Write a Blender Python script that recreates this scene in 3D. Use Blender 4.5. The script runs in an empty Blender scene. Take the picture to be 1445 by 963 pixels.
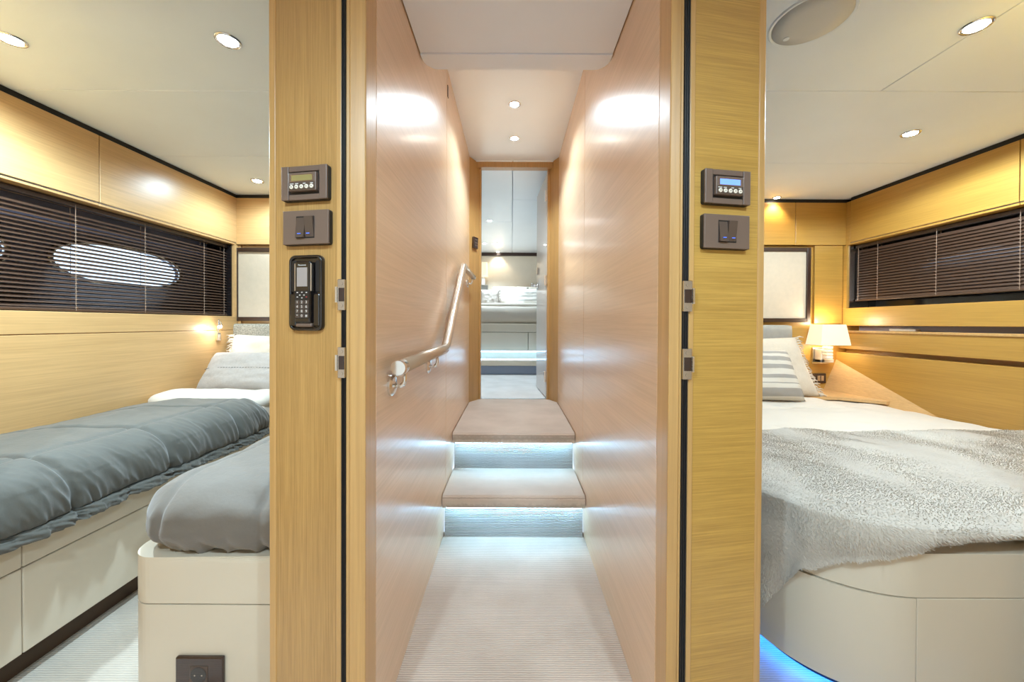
import bpy, bmesh, math, random
from mathutils import Vector, Matrix, noise

random.seed(7)
R = math.radians
SC = bpy.context.scene
COL = SC.collection

# ------------------------------------------------------------------ camera
F, CX, CY, CAMZ, SHY = 530.0, 722.5, 481.5, 1.06, -0.0138
cam_d = bpy.data.cameras.new('camera')
cam_d.sensor_width = 36.0
cam_d.sensor_fit = 'HORIZONTAL'
cam_d.lens = 36.0 * F / 1445.0
cam_d.shift_y = SHY
cam_d.clip_start = 0.02
cam = bpy.data.objects.new('camera', cam_d)
COL.objects.link(cam)
CAM_ROT = Matrix.Rotation(R(89.5), 4, 'X') @ Matrix.Rotation(R(0.25), 4, 'Z')
cam.matrix_world = Matrix.Translation((0, 0, CAMZ)) @ CAM_ROT
SC.camera = cam

# ------------------------------------------------------------------ world, exposure
world = bpy.data.worlds.new('world')
SC.world = world
world.use_nodes = True
bgn = world.node_tree.nodes['Background']
bgn.inputs[0].default_value = (0.62, 0.80, 1.0, 1)
bgn.inputs[1].default_value = 0.7
SC.view_settings.view_transform = 'Standard'
SC.view_settings.look = 'None'
SC.view_settings.gamma = 1.0
SC.view_settings.use_curve_mapping = False
SC.view_settings.exposure = 2.2
SC.cycles.max_bounces = 10
SC.cycles.diffuse_bounces = 7
SC.cycles.glossy_bounces = 4
SC.cycles.transmission_bounces = 6
SC.cycles.sample_clamp_indirect = 6.0
SC.cycles.caustics_reflective = False
SC.cycles.caustics_refractive = False

# lamp strengths (watts) and colours; every lamp sits in a fitting built below
W_LOBBY, W_LEFT, W_RIGHT, W_CORR, W_FAR = 18.0, 24.0, 16.5, 12.5, 19.0
C_NEUT, C_WARM, C_SOFT = (0.63, 0.855, 1.0), (1.0, 0.84, 0.60), (0.69, 0.88, 1.0)


def P(px, py, axis, val):
    """point of the place where the sight line of a photo pixel meets the plane axis = val"""
    d = Vector(((px - CX) / F, (CY - py) / F + SHY * 1445.0 / F, -1.0))
    d = CAM_ROT.to_3x3() @ d
    o = Vector((0, 0, CAMZ))
    return o + d * ((val - o[axis]) / d[axis])


# ------------------------------------------------------------------ materials
MATS = {}


def new_mat(name):
    m = bpy.data.materials.new(name)
    m.use_nodes = True
    MATS[name] = m
    return m, m.node_tree, m.node_tree.nodes['Principled BSDF']


def plain(name, col, rough=0.5, metal=0.0, var=0.0, vscale=6.0, bump=0.0, bscale=200.0, coat=0.0, sheen=0.0, spec=0.5, emit=None, es=0.0):
    m, nt, b = new_mat(name)
    b.inputs['Base Color'].default_value = (*col, 1)
    b.inputs['Roughness'].default_value = rough
    b.inputs['Metallic'].default_value = metal
    b.inputs['Coat Weight'].default_value = coat
    b.inputs['Sheen Weight'].default_value = sheen
    b.inputs['Specular IOR Level'].default_value = spec
    if emit:
        b.inputs['Emission Color'].default_value = (*emit, 1)
        b.inputs['Emission Strength'].default_value = es
    tc = nt.nodes.new('ShaderNodeTexCoord')
    if var > 0:
        n = nt.nodes.new('ShaderNodeTexNoise')
        n.inputs['Scale'].default_value = vscale
        n.inputs['Detail'].default_value = 4
        nt.links.new(tc.outputs['Object'], n.inputs['Vector'])
        r = nt.nodes.new('ShaderNodeValToRGB')
        r.color_ramp.elements[0].position = 0.3
        r.color_ramp.elements[1].position = 0.7
        r.color_ramp.elements[0].color = (*[c * (1 - var) for c in col], 1)
        r.color_ramp.elements[1].color = (*[min(1, c * (1 + var)) for c in col], 1)
        nt.links.new(n.outputs['Fac'], r.inputs['Fac'])
        nt.links.new(r.outputs['Color'], b.inputs['Base Color'])
    if bump > 0:
        n2 = nt.nodes.new('ShaderNodeTexNoise')
        n2.inputs['Scale'].default_value = bscale
        n2.inputs['Detail'].default_value = 3
        nt.links.new(tc.outputs['Object'], n2.inputs['Vector'])
        bp = nt.nodes.new('ShaderNodeBump')
        bp.inputs['Strength'].default_value = bump
        bp.inputs['Distance'].default_value = 0.004
        nt.links.new(n2.outputs['Fac'], bp.inputs['Height'])
        nt.links.new(bp.outputs['Normal'], b.inputs['Normal'])
    return m


def wood(name, col, axis='Z', rough=0.3, coat=0.3, contrast=0.22, fine=110.0, coat_rough=0.36):
    """satin oak veneer: long fine fibres along one axis, broad tone drift"""
    m, nt, b = new_mat(name)
    tc = nt.nodes.new('ShaderNodeTexCoord')
    mp = nt.nodes.new('ShaderNodeMapping')
    s = [fine, fine, fine]
    s['XYZ'.index(axis)] = fine * 0.018
    mp.inputs['Scale'].default_value = s
    nt.links.new(tc.outputs['Object'], mp.inputs['Vector'])
    n = nt.nodes.new('ShaderNodeTexNoise')
    n.inputs['Scale'].default_value = 1.6
    n.inputs['Detail'].default_value = 6
    n.inputs['Roughness'].default_value = 0.7
    nt.links.new(mp.outputs['Vector'], n.inputs['Vector'])
    mp2 = nt.nodes.new('ShaderNodeMapping')
    s2 = [26.0, 26.0, 26.0]
    s2['XYZ'.index(axis)] = 0.7
    mp2.inputs['Scale'].default_value = s2
    nt.links.new(tc.outputs['Object'], mp2.inputs['Vector'])
    n2 = nt.nodes.new('ShaderNodeTexNoise')
    n2.inputs['Scale'].default_value = 1.0
    n2.inputs['Detail'].default_value = 3
    nt.links.new(mp2.outputs['Vector'], n2.inputs['Vector'])
    mx = nt.nodes.new('ShaderNodeMath')
    mx.operation = 'MULTIPLY_ADD'
    mx.inputs[1].default_value = 0.26
    nt.links.new(n2.outputs['Fac'], mx.inputs[0])
    mul = nt.nodes.new('ShaderNodeMath')
    mul.operation = 'MULTIPLY'
    mul.inputs[1].default_value = 0.74
    nt.links.new(n.outputs['Fac'], mul.inputs[0])
    nt.links.new(mul.outputs[0], mx.inputs[2])
    r = nt.nodes.new('ShaderNodeValToRGB')
    r.color_ramp.elements[0].position = 0.36
    r.color_ramp.elements[1].position = 0.64
    d = contrast
    r.color_ramp.elements[0].color = (col[0] * (1 - d), col[1] * (1 - d * 1.15), col[2] * (1 - d * 1.4), 1)
    r.color_ramp.elements[1].color = (min(1, col[0] * (1 + d)), min(1, col[1] * (1 + d * 1.1)), min(1, col[2] * (1 + d * 1.2)), 1)
    nt.links.new(mx.outputs[0], r.inputs['Fac'])
    nt.links.new(r.outputs['Color'], b.inputs['Base Color'])
    b.inputs['Roughness'].default_value = rough
    b.inputs['Coat Weight'].default_value = coat
    b.inputs['Coat Roughness'].default_value = coat_rough
    bp = nt.nodes.new('ShaderNodeBump')
    bp.inputs['Strength'].default_value = 0.06
    bp.inputs['Distance'].default_value = 0.002
    nt.links.new(n.outputs['Fac'], bp.inputs['Height'])
    nt.links.new(bp.outputs['Normal'], b.inputs['Normal'])
    return m


def ribbed(name, col, axis='Y', pitch=0.0065, strength=0.5, dark=0.72):
    """loop-pile carpet in fine ribs across one axis"""
    m, nt, b = new_mat(name)
    tc = nt.nodes.new('ShaderNodeTexCoord')
    nd = nt.nodes.new('ShaderNodeTexNoise')
    nd.inputs['Scale'].default_value = 60
    nt.links.new(tc.outputs['Object'], nd.inputs['Vector'])
    ad = nt.nodes.new('ShaderNodeVectorMath')
    ad.operation = 'MULTIPLY_ADD'
    ad.inputs[1].default_value = (0.003, 0.003, 0.003)
    nt.links.new(nd.outputs['Color'], ad.inputs[0])
    nt.links.new(tc.outputs['Object'], ad.inputs[2])
    wv = nt.nodes.new('ShaderNodeTexWave')
    wv.bands_direction = axis
    wv.inputs['Scale'].default_value = 2 * math.pi / pitch / 20.0
    nt.links.new(ad.outputs[0], wv.inputs['Vector'])
    n = nt.nodes.new('ShaderNodeTexNoise')
    n.inputs['Scale'].default_value = 5
    n.inputs['Detail'].default_value = 6
    nt.links.new(tc.outputs['Object'], n.inputs['Vector'])
    r = nt.nodes.new('ShaderNodeValToRGB')
    r.color_ramp.elements[0].color = (*[c * dark for c in col], 1)
    r.color_ramp.elements[1].color = (*col, 1)
    r.color_ramp.elements[1].position = 0.6
    nt.links.new(wv.outputs['Fac'], r.inputs['Fac'])
    r2 = nt.nodes.new('ShaderNodeValToRGB')
    r2.color_ramp.elements[0].position = 0.35
    r2.color_ramp.elements[1].position = 0.65
    r2.color_ramp.elements[0].color = (0.88, 0.87, 0.86, 1)
    r2.color_ramp.elements[1].color = (1, 1, 1, 1)
    nt.links.new(n.outputs['Fac'], r2.inputs['Fac'])
    mm = nt.nodes.new('ShaderNodeMixRGB')
    mm.blend_type = 'MULTIPLY'
    mm.inputs[0].default_value = 1
    nt.links.new(r.outputs['Color'], mm.inputs[1])
    nt.links.new(r2.outputs['Color'], mm.inputs[2])
    nt.links.new(mm.outputs['Color'], b.inputs['Base Color'])
    b.inputs['Roughness'].default_value = 0.95
    b.inputs['Specular IOR Level'].default_value = 0.1
    bp = nt.nodes.new('ShaderNodeBump')
    bp.inputs['Strength'].default_value = strength
    bp.inputs['Distance'].default_value = 0.003
    nt.links.new(wv.outputs['Fac'], bp.inputs['Height'])
    nt.links.new(bp.outputs['Normal'], b.inputs['Normal'])
    return m


def striped(name, base, stripe, axis, bands):
    """woven cloth with printed stripes: bands = list of (from, to) along the axis"""
    m, nt, b = new_mat(name)
    tc = nt.nodes.new('ShaderNodeTexCoord')
    sep = nt.nodes.new('ShaderNodeSeparateXYZ')
    nt.links.new(tc.outputs['Object'], sep.inputs[0])
    prev = None
    for lo, hi in bands:
        g = nt.nodes.new('ShaderNodeMath'); g.operation = 'COMPARE'
        g.inputs[1].default_value = (lo + hi) / 2
        g.inputs[2].default_value = (hi - lo) / 2
        nt.links.new(sep.outputs['XYZ'.index(axis)], g.inputs[0])
        if prev is None:
            prev = g
        else:
            a = nt.nodes.new('ShaderNodeMath'); a.operation = 'MAXIMUM'
            nt.links.new(prev.outputs[0], a.inputs[0])
            nt.links.new(g.outputs[0], a.inputs[1])
            prev = a
    mm = nt.nodes.new('ShaderNodeMixRGB')
    mm.inputs[1].default_value = (*base, 1)
    mm.inputs[2].default_value = (*stripe, 1)
    nt.links.new(prev.outputs[0], mm.inputs[0])
    nt.links.new(mm.outputs['Color'], b.inputs['Base Color'])
    b.inputs['Roughness'].default_value = 0.9
    n2 = nt.nodes.new('ShaderNodeTexNoise')
    n2.inputs['Scale'].default_value = 260
    nt.links.new(tc.outputs['Object'], n2.inputs['Vector'])
    bp = nt.nodes.new('ShaderNodeBump')
    bp.inputs['Strength'].default_value = 0.4
    bp.inputs['Distance'].default_value = 0.003
    nt.links.new(n2.outputs['Fac'], bp.inputs['Height'])
    nt.links.new(bp.outputs['Normal'], b.inputs['Normal'])
    return m


def glow(name, col, strength):
    m, nt, b = new_mat(name)
    b.inputs['Base Color'].default_value = (*col, 1)
    b.inputs['Emission Color'].default_value = (*col, 1)
    b.inputs['Emission Strength'].default_value = strength
    return m


def glass(name, col=(0.9, 0.95, 1.0), rough=0.02):
    m, nt, b = new_mat(name)
    b.inputs['Base Color'].default_value = (*col, 1)
    b.inputs['Roughness'].default_value = rough
    b.inputs['Transmission Weight'].default_value = 1.0
    b.inputs['IOR'].default_value = 1.3
    return m


OAK = (0.50, 0.315, 0.135)
wood('oak_post_vertical', (0.445, 0.255, 0.086), 'Z', 0.32, 0.35, 0.22, 170)
wood('oak_post_level', (0.49, 0.285, 0.068), 'X', 0.32, 0.35, 0.22, 170)
wood('oak_solid', (0.54, 0.315, 0.115), 'Z', 0.34, 0.3, 0.12, 60)
wood('oak_corridor', (0.70, 0.475, 0.295), 'Y', 0.36, 0.7, 0.09, 90, 0.22)
wood('oak_left', (0.60, 0.365, 0.155), 'Y', 0.34, 0.25, 0.12)
wood('oak_left_x', (0.60, 0.365, 0.155), 'X', 0.34, 0.25, 0.12)
wood('oak_right', (0.46, 0.250, 0.050), 'Y', 0.36, 0.25, 0.13)
wood('oak_right_x', (0.46, 0.250, 0.050), 'X', 0.36, 0.25, 0.13)
wood('oak_frame', (0.40, 0.225, 0.075), 'Z', 0.35, 0.3, 0.18)
wood('wenge', (0.035, 0.014, 0.008), 'Z', 0.4, 0.3, 0.3)
plain('ceiling_white', (0.84, 0.90, 0.97), 0.55, var=0.02, vscale=3, bump=0.05, bscale=120)  # white ceiling, tinted bluish to offset warm light bounced off the oak
plain('ceiling_gloss', (0.79, 0.84, 0.92), 0.28, var=0.015, vscale=3)  # bluish tint against the same warm bounce
plain('shadow_gap', (0.012, 0.010, 0.009), 0.7)
plain('black_rubber', (0.010, 0.009, 0.010), 0.45)
plain('black_gloss', (0.012, 0.009, 0.009), 0.12, coat=0.5)
plain('brown_gloss', (0.030, 0.012, 0.008), 0.15, coat=0.6)
plain('taupe_plastic', (0.160, 0.108, 0.084), 0.38, coat=0.1)
plain('taupe_dark', (0.090, 0.060, 0.046), 0.4)
plain('chrome', (0.80, 0.79, 0.78), 0.12, 1.0)
plain('steel', (0.55, 0.50, 0.45), 0.25, 1.0)
plain('satin_rail', (0.44, 0.33, 0.235), 0.30, 0.35, coat=0.4)
plain('lacquer_cream', (0.66, 0.58, 0.46), 0.35, var=0.015, vscale=4, coat=0.2)
plain('linen_panel', (0.60, 0.49, 0.365), 0.85, var=0.03, vscale=30, bump=0.3, bscale=300)
plain('tweed', (0.33, 0.30, 0.24), 0.95, var=0.5, vscale=160, bump=0.6, bscale=220)
plain('headboard_grey', (0.36, 0.34, 0.30), 0.6, var=0.05, vscale=30)
plain('sheet_white', (0.62, 0.55, 0.465), 0.9, var=0.02, vscale=8, bump=0.15, bscale=90, sheen=0.2)
plain('duvet_white', (0.63, 0.565, 0.485), 0.9, var=0.015, vscale=6, bump=0.2, bscale=40, sheen=0.2)
plain('duvet_sage', (0.090, 0.086, 0.072), 0.75, var=0.06, vscale=5, bump=0.25, bscale=70, sheen=0.3)
plain('duvet_grey', (0.150, 0.128, 0.106), 0.75, var=0.06, vscale=5, bump=0.25, bscale=70, sheen=0.3)
plain('stitch', (0.09, 0.095, 0.09), 0.9)
plain('pillow_cream', (0.62, 0.53, 0.42), 0.95, var=0.03, vscale=40, bump=0.5, bscale=150, sheen=0.2)
plain('pillow_grey', (0.41, 0.36, 0.32), 0.95, var=0.05, vscale=60, bump=0.4, bscale=200, sheen=0.2)
plain('fleece', (0.53, 0.475, 0.41), 0.95, var=0.06, vscale=7, bump=0.4, bscale=120, sheen=0.5)
plain('fleece_fibre', (0.57, 0.51, 0.44), 0.9, var=0.04, vscale=20, sheen=0.4)
plain('shade_cloth', (0.62, 0.53, 0.40), 0.9, emit=(1.0, 0.80, 0.52), es=0.16)
plain('crystal', (0.85, 0.85, 0.85), 0.06, coat=0.8, spec=0.9)
plain('slat_brown', (0.070, 0.036, 0.022), 0.42, coat=0.12)
plain('slat_edge', (0.05, 0.03, 0.022), 0.4)
plain('cord', (0.30, 0.20, 0.14), 0.7)
plain('hull_dark', (0.035, 0.037, 0.055), 0.5)
plain('hull_lining', (0.15, 0.155, 0.24), 0.45)
plain('shelf_painted_daylight', (0.46, 0.48, 0.70), 0.4)  # blue colour stands in for daylight falling into the shelf slot
plain('speaker_mesh', (0.72, 0.71, 0.69), 0.6, bump=0.4, bscale=900)
plain('far_wall', (0.72, 0.65, 0.55), 0.6, var=0.02, vscale=10)
plain('lobby_wall', (0.84, 0.83, 0.81), 0.6)
plain('door_painted_sheen', (0.62, 0.58, 0.55), 0.4, coat=0.4)  # paleness paints in the whitish reflection on the glossy wood leaf
plain('toe_brown', (0.06, 0.032, 0.015), 0.6)
plain('lcd_amber', (0.30, 0.25, 0.10), 0.25)
plain('lcd_grey', (0.34, 0.30, 0.29), 0.18)
plain('white_key', (0.80, 0.74, 0.64), 0.4)
plain('print_white', (0.75, 0.75, 0.75), 0.5)
plain('print_red', (0.45, 0.04, 0.04), 0.5)
plain('remote_white', (0.85, 0.84, 0.82), 0.35)
plain('slate_blue', (0.20, 0.23, 0.30), 0.6)
glow('lcd_blue', (0.10, 0.20, 0.85), 0.42)
glow('led_blue_dot', (0.06, 0.15, 0.8), 0.25)
glow('lamp_lens', (0.92, 0.97, 1.0), 18.0)
glow('lamp_lens_bright', (0.95, 0.97, 1.0), 24.0)
glow('lamp_lens_soft', (1.0, 0.93, 0.80), 12.0)
glow('reading_lens', (0.95, 0.97, 1.0), 40.0)
glow('led_cyan', (0.34, 0.70, 1.0), 15.0)
glow('led_ice', (0.35, 0.66, 1.0), 2.2)
glow('led_blue', (0.02, 0.20, 1.0), 13.0)
glass('clear_pane')
ribbed('carpet_main', (0.64, 0.53, 0.45), 'Y', 0.0075, 0.5, 0.70)
ribbed('carpet_riser', (0.46, 0.44, 0.43), 'Z', 0.008, 0.9, 0.60)
ribbed('carpet_cabin', (0.60, 0.53, 0.45), 'Y', 0.0075, 0.4, 0.78)
ribbed('carpet_far', (0.72, 0.69, 0.67), 'Y', 0.02, 0.2, 0.92)


# ------------------------------------------------------------------ mesh helpers
def obj(name, bm, mat, parent=None, smooth=False, world=True, kind=None, label=None):
    me = bpy.data.meshes.new(name)
    bmesh.ops.recalc_face_normals(bm, faces=bm.faces[:])
    bm.to_mesh(me)
    bm.free()
    if smooth:
        for p in me.polygons:
            p.use_smooth = True
    me.materials.append(MATS[mat])
    o = bpy.data.objects.new(name, me)
    COL.objects.link(o)
    if parent is not None:
        o.parent = parent
        if world:
            o.location = -parent.location
    if kind:
        o['kind'] = kind
    if label:
        o['label'] = label
    return o


def thing(name, label, cat, loc=(0, 0, 0), rz=0.0, group=None):
    e = bpy.data.objects.new(name, None)
    COL.objects.link(e)
    e.location = loc
    e.rotation_euler = (0, 0, rz)
    e['label'] = label
    e['category'] = cat
    if group:
        e['group'] = group
    return e


def setting(name, loc=(0, 0, 0), rz=0.0, label=None):
    e = bpy.data.objects.new(name, None)
    COL.objects.link(e)
    e.location = loc
    e.rotation_euler = (0, 0, rz)
    e['kind'] = 'structure'
    if label:
        e['label'] = label
    return e


def tag(o, label, cat, group=None):
    o['label'] = label
    o['category'] = cat
    if group:
        o['group'] = group
    return o


def bx(bm, x0, x1, y0, y1, z0, z1, bev=0.0, seg=2):
    r = bmesh.ops.create_cube(bm, size=1.0)
    for v in r['verts']:
        v.co = Vector(((x0 + x1) / 2 + v.co.x * (x1 - x0), (y0 + y1) / 2 + v.co.y * (y1 - y0), (z0 + z1) / 2 + v.co.z * (z1 - z0)))
    if bev > 0:
        es = list({e for v in r['verts'] for e in v.link_edges})
        bmesh.ops.bevel(bm, geom=es, offset=bev, segments=seg, affect='EDGES', profile=0.5)
    return bm


def box(x0, x1, y0, y1, z0, z1, bev=0.0, seg=2):
    return bx(bmesh.new(), x0, x1, y0, y1, z0, z1, bev, seg)


def lathe(bm, prof, c, axis='Z', seg=32):
    """prof: (radius, height) pairs"""
    rings = []
    for r, h in prof:
        ring = []
        for i in range(seg):
            a = 2 * math.pi * i / seg
            u, v = r * math.cos(a), r * math.sin(a)
            if axis == 'Z':
                p = (c[0] + u, c[1] + v, c[2] + h)
            elif axis == 'X':
                p = (c[0] + h, c[1] + u, c[2] + v)
            else:
                p = (c[0] + u, c[1] + h, c[2] + v)
            ring.append(bm.verts.new(p))
        rings.append(ring)
    for a, b in zip(rings, rings[1:]):
        for i in range(seg):
            j = (i + 1) % seg
            bm.faces.new((a[i], a[j], b[j], b[i]))
    bm.faces.new(rings[0])
    bm.faces.new(rings[-1])
    return bm


def tube(bm, pts, r, seg=16, cap=True):
    pts = [Vector(p) for p in pts]
    n = len(pts)
    t0 = (pts[1] - pts[0]).normalized()
    up = Vector((0, 0, 1)) if abs(t0.z) < 0.9 else Vector((1, 0, 0))
    nrm = (up - t0 * up.dot(t0)).normalized()
    rings = []
    for i in range(n):
        t = (pts[min(i + 1, n - 1)] - pts[max(i - 1, 0)]).normalized()
        nrm = (nrm - t * nrm.dot(t)).normalized()
        bn = t.cross(nrm)
        rr = r[i] if isinstance(r, (list, tuple)) else r
        rings.append([bm.verts.new(pts[i] + (nrm * math.cos(a) + bn * math.sin(a)) * rr)
                      for a in (2 * math.pi * k / seg for k in range(seg))])
    for a, b in zip(rings, rings[1:]):
        for k in range(seg):
            j = (k + 1) % seg
            bm.faces.new((a[k], a[j], b[j], b[k]))
    if cap:
        bm.faces.new(rings[0])
        bm.faces.new(rings[-1])
    return bm


def smooth_path(pts, rad=0.05, n=6):
    pts = [Vector(p) for p in pts]
    out = [pts[0]]
    for a, b, c in zip(pts, pts[1:], pts[2:]):
        d1, d2 = (a - b), (c - b)
        r1 = min(rad, d1.length * 0.45, d2.length * 0.45)
        s, e = b + d1.normalized() * r1, b + d2.normalized() * r1
        for k in range(n + 1):
            t = k / n
            out.append(s * (1 - t) ** 2 + b * 2 * t * (1 - t) + e * t * t)
    out.append(pts[-1])
    return out


def prism(bm, poly, z0, z1):
    lo = [bm.verts.new((x, y, z0)) for x, y in poly]
    hi = [bm.verts.new((x, y, z1)) for x, y in poly]
    n = len(poly)
    bm.faces.new(lo[::-1])
    bm.faces.new(hi)
    for i in range(n):
        j = (i + 1) % n
        bm.faces.new((lo[i], lo[j], hi[j], hi[i]))
    return bm


def roundbox(x0, x1, y0, y1, z0, z1, rx, ry, rz, res=0.025, disp=None):
    """soft box with elliptical edges; disp(p, n) gives an offset along the normal"""
    bm = bmesh.new()
    lo, hi = Vector((x0, y0, z0)), Vector((x1, y1, z1))
    rad = Vector((rx, ry, rz))
    L = [(hi[k] - lo[k]) / rad[k] for k in range(3)]
    half = [l / 2 for l in L]
    cen = (lo + hi) / 2
    cnt = [max(4, int((hi[k] - lo[k]) / res)) for k in range(3)]

    def place(p):
        q = Vector([max(-half[k] + 1, min(half[k] - 1, p[k])) if half[k] > 1 else 0.0 for k in range(3)])
        d = p - q
        d.normalize()
        w = Vector([(q[k] + d[k] * min(1.0, half[k])) * rad[k] for k in range(3)]) + cen
        nn = Vector([d[k] / rad[k] for k in range(3)]).normalized()
        if disp:
            w = w + nn * disp(w, nn)
        return w
    for ax in range(3):
        a, b = [k for k in range(3) if k != ax]
        for s in (-1, 1):
            g = []
            for i in range(cnt[a] + 1):
                row = []
                for j in range(cnt[b] + 1):
                    p = Vector((0, 0, 0))
                    p[ax] = s * half[ax]
                    # denser toward the edges
                    p[a] = half[a] * math.sin(math.pi / 2 * (2 * i / cnt[a] - 1)) * 0.3 + 0.7 * half[a] * (2 * i / cnt[a] - 1)
                    p[b] = half[b] * math.sin(math.pi / 2 * (2 * j / cnt[b] - 1)) * 0.3 + 0.7 * half[b] * (2 * j / cnt[b] - 1)
                    row.append(bm.verts.new(place(p)))
                g.append(row)
            for i in range(cnt[a]):
                for j in range(cnt[b]):
                    bm.faces.new((g[i][j], g[i + 1][j], g[i + 1][j + 1], g[i][j + 1]))
    bmesh.ops.remove_doubles(bm, verts=bm.verts[:], dist=0.0005)
    return bm


def ns(x, y, z=0.0):
    return noise.noise((x, y, z))


def pillow_mesh(w, h, t, seed=0.0, n=30, wr=0.008, taper=0.0):
    """upright cushion in local X (width), Z (height), Y (thickness); base edge at z = 0"""
    bm = bmesh.new()
    sides = []
    for s in (-1, 1):
        g = []
        for i in range(n + 1):
            row = []
            for j in range(n + 1):
                u, v = 2 * i / n - 1, 2 * j / n - 1
                pin = 1 - 0.06 * (1 - abs(u) ** 2) * abs(v) ** 6 - 0.0
                pin2 = 1 - 0.06 * (1 - abs(v) ** 2) * abs(u) ** 6
                th = t / 2 * max(0.0, (1 - u ** 4) * (1 - v ** 4)) ** 0.5
                wv = wr * ns(u * 3 + seed, v * 3, s) + wr * 0.7 * ns(u * 9 + seed, v * 6, s + 4)
                edge = (1 - u * u) * (1 - v * v)
                row.append(bm.verts.new((u * w / 2 * pin2 * (1 - taper * v), s * (th + wv * min(1, edge * 4)), h / 2 + v * h / 2 * pin)))
            g.append(row)
        for i in range(n):
            for j in range(n):
                f = (g[i][j], g[i + 1][j], g[i + 1][j + 1], g[i][j + 1])
                bm.faces.new(f)
        sides.append(g)
    bmesh.ops.remove_doubles(bm, verts=bm.verts[:], dist=0.0004)
    return bm


def fringe_mesh(w, h, side, n=46, ln=0.050, seed=1, taper=0.0):
    """knotted threads along the side edges (and top) of a cushion"""
    rnd = random.Random(seed)
    bm = bmesh.new()
    for k in range(n):
        z = h * (k + 0.5) / n
        for s in side:
            x = s * w / 2 * (1 - 0.06 * (1 - (2 * z / h - 1) ** 2)) * (1 - taper * (2 * z / h - 1))
            l = ln * rnd.uniform(0.6, 1.2)
            a = rnd.uniform(-0.7, 0.5)
            pts = [(x - s * 0.006, 0, z), (x + s * l * 0.5, rnd.uniform(-.006, .006), z + l * 0.3 * a + 0.004),
                   (x + s * l * 0.9, rnd.uniform(-.008, .008), z + l * 0.7 * a - 0.008)]
            tube(bm, pts, [0.004, 0.0048, 0.002], 5)
    return bm


# ------------------------------------------------------------------ main dimensions
XL, XR = -0.338, 0.362            # corridor wall faces
YP = 0.875                        # front of the two posts
ZC = 2.035                        # cabin, lobby and lower corridor ceiling
ZU = 2.37                         # upper corridor ceiling
YL, YR = 2.90, 2.95               # back walls of the left and right cabins
XWL, XWR = -2.10, 2.58            # side walls of the cabins
Z1, Z2 = 0.223, 0.44              # stair tread heights

# ------------------------------------------------------------------ floors
f = setting('floor', label='pale grey ribbed carpet in the lobby and lower corridor')
obj('carpet', box(XL - 0.02, XR + 0.02, -1.3, 1.90, -0.05, 0.0), 'carpet_main', f)
obj('lobby_carpet', box(-1.5, XL - 0.02, -1.3, 0.93, -0.05, 0.0), 'carpet_main', f)
obj('lobby_carpet', box(XR + 0.02, 1.5, -1.3, 0.93, -0.05, 0.0), 'carpet_main', f)
f = setting('floor_left_cabin')
obj('carpet', box(-2.4, -0.40, 0.93, YL, -0.05, 0.0), 'carpet_cabin', f)
f = setting('floor_right_cabin')
obj('carpet', box(0.42, 2.85, 0.93, YR, -0.05, 0.0), 'carpet_cabin', f)
f = setting('floor_far_cabin')
obj('carpet', box(-1.7, 1.7, 3.10, 7.0, Z2 - 0.06, Z2 - 0.004), 'carpet_far', f)
obj('threshold', box(-0.30, 0.33, 3.075, 3.105, Z2 - 0.05, Z2 + 0.002), 'steel', f)

# ------------------------------------------------------------------ stairs
for nm, zt, yn, yr, yend, zb, lab in (
        ('stair_step', Z1, 1.81, 1.855, 2.17, 0.0, 'lower carpeted stair step with the striped nosing, nearest the floor'),
        ('stair_step', Z2, 2.12, 2.165, 3.08, Z1, 'upper carpeted stair step leading to the far doorway')):
    s = thing(nm, lab, 'step', (0.012, yr, zb), group='carpeted stair steps')
    bm = bmesh.new()
    prof = []
    th, rr = 0.058, 0.022
    for k in range(7):
        a = math.pi / 2 * k / 6
        prof.append((yn + rr - rr * math.sin(a), zt - rr + rr * math.cos(a)))
    prof += [(yn + 0.004, zt - th), (yr, zt - th), (yend, zt - th), (yend, zt)]
    lo = [bm.verts.new((XL + 0.004, y, z)) for y, z in prof]
    hi = [bm.verts.new((XR - 0.004, y, z)) for y, z in prof]
    bm.faces.new(lo); bm.faces.new(hi[::-1])
    for i in range(len(prof)):
        j = (i + 1) % len(prof)
        bm.faces.new((lo[i], hi[i], hi[j], lo[j]))
    obj('tread', bm, 'carpet_main', s)
    obj('riser', box(XL + 0.008, XR - 0.008, yr, yr + 0.05, zb, zt - th), 'carpet_riser', s)
    obj('led_strip', box(XL + 0.02, XR - 0.02, yr - 0.034, yr - 0.024, zt - th - 0.004, zt - th + 0.002), 'led_cyan', s, label='cyan white light strip under the nosing')

# ------------------------------------------------------------------ corridor walls
def corridor_wall(name, xf, xo, ysplit, sgn):
    w = setting(name)
    obj('core', box(min(xo, xf + sgn * 0.02), max(xo, xf + sgn * 0.02), YP + 0.062, 3.02, 0, 2.42), 'shadow_gap', w)
    obj('panel', box(min(xf, xf + sgn * 0.022), max(xf, xf + sgn * 0.022), YP + 0.0605, ysplit - 0.0015, 0, 2.42, 0.0012, 1), 'oak_corridor', w)
    obj('panel', box(min(xf, xf + sgn * 0.022), max(xf, xf + sgn * 0.022), ysplit + 0.0015, 2.96, 0, 2.42, 0.0012, 1), 'oak_corridor', w)
    return w


wl = corridor_wall('wall_corridor_left', XL, XL - 0.06, 1.926, -1)
obj('catch_plate', box(XL - 0.002, XL + 0.003, 1.945, 1.965, 2.23, 2.29, 0.001, 1), 'taupe_dark', wl)
corridor_wall('wall_corridor_right', XR, XR + 0.06, 1.90, 1)

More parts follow.
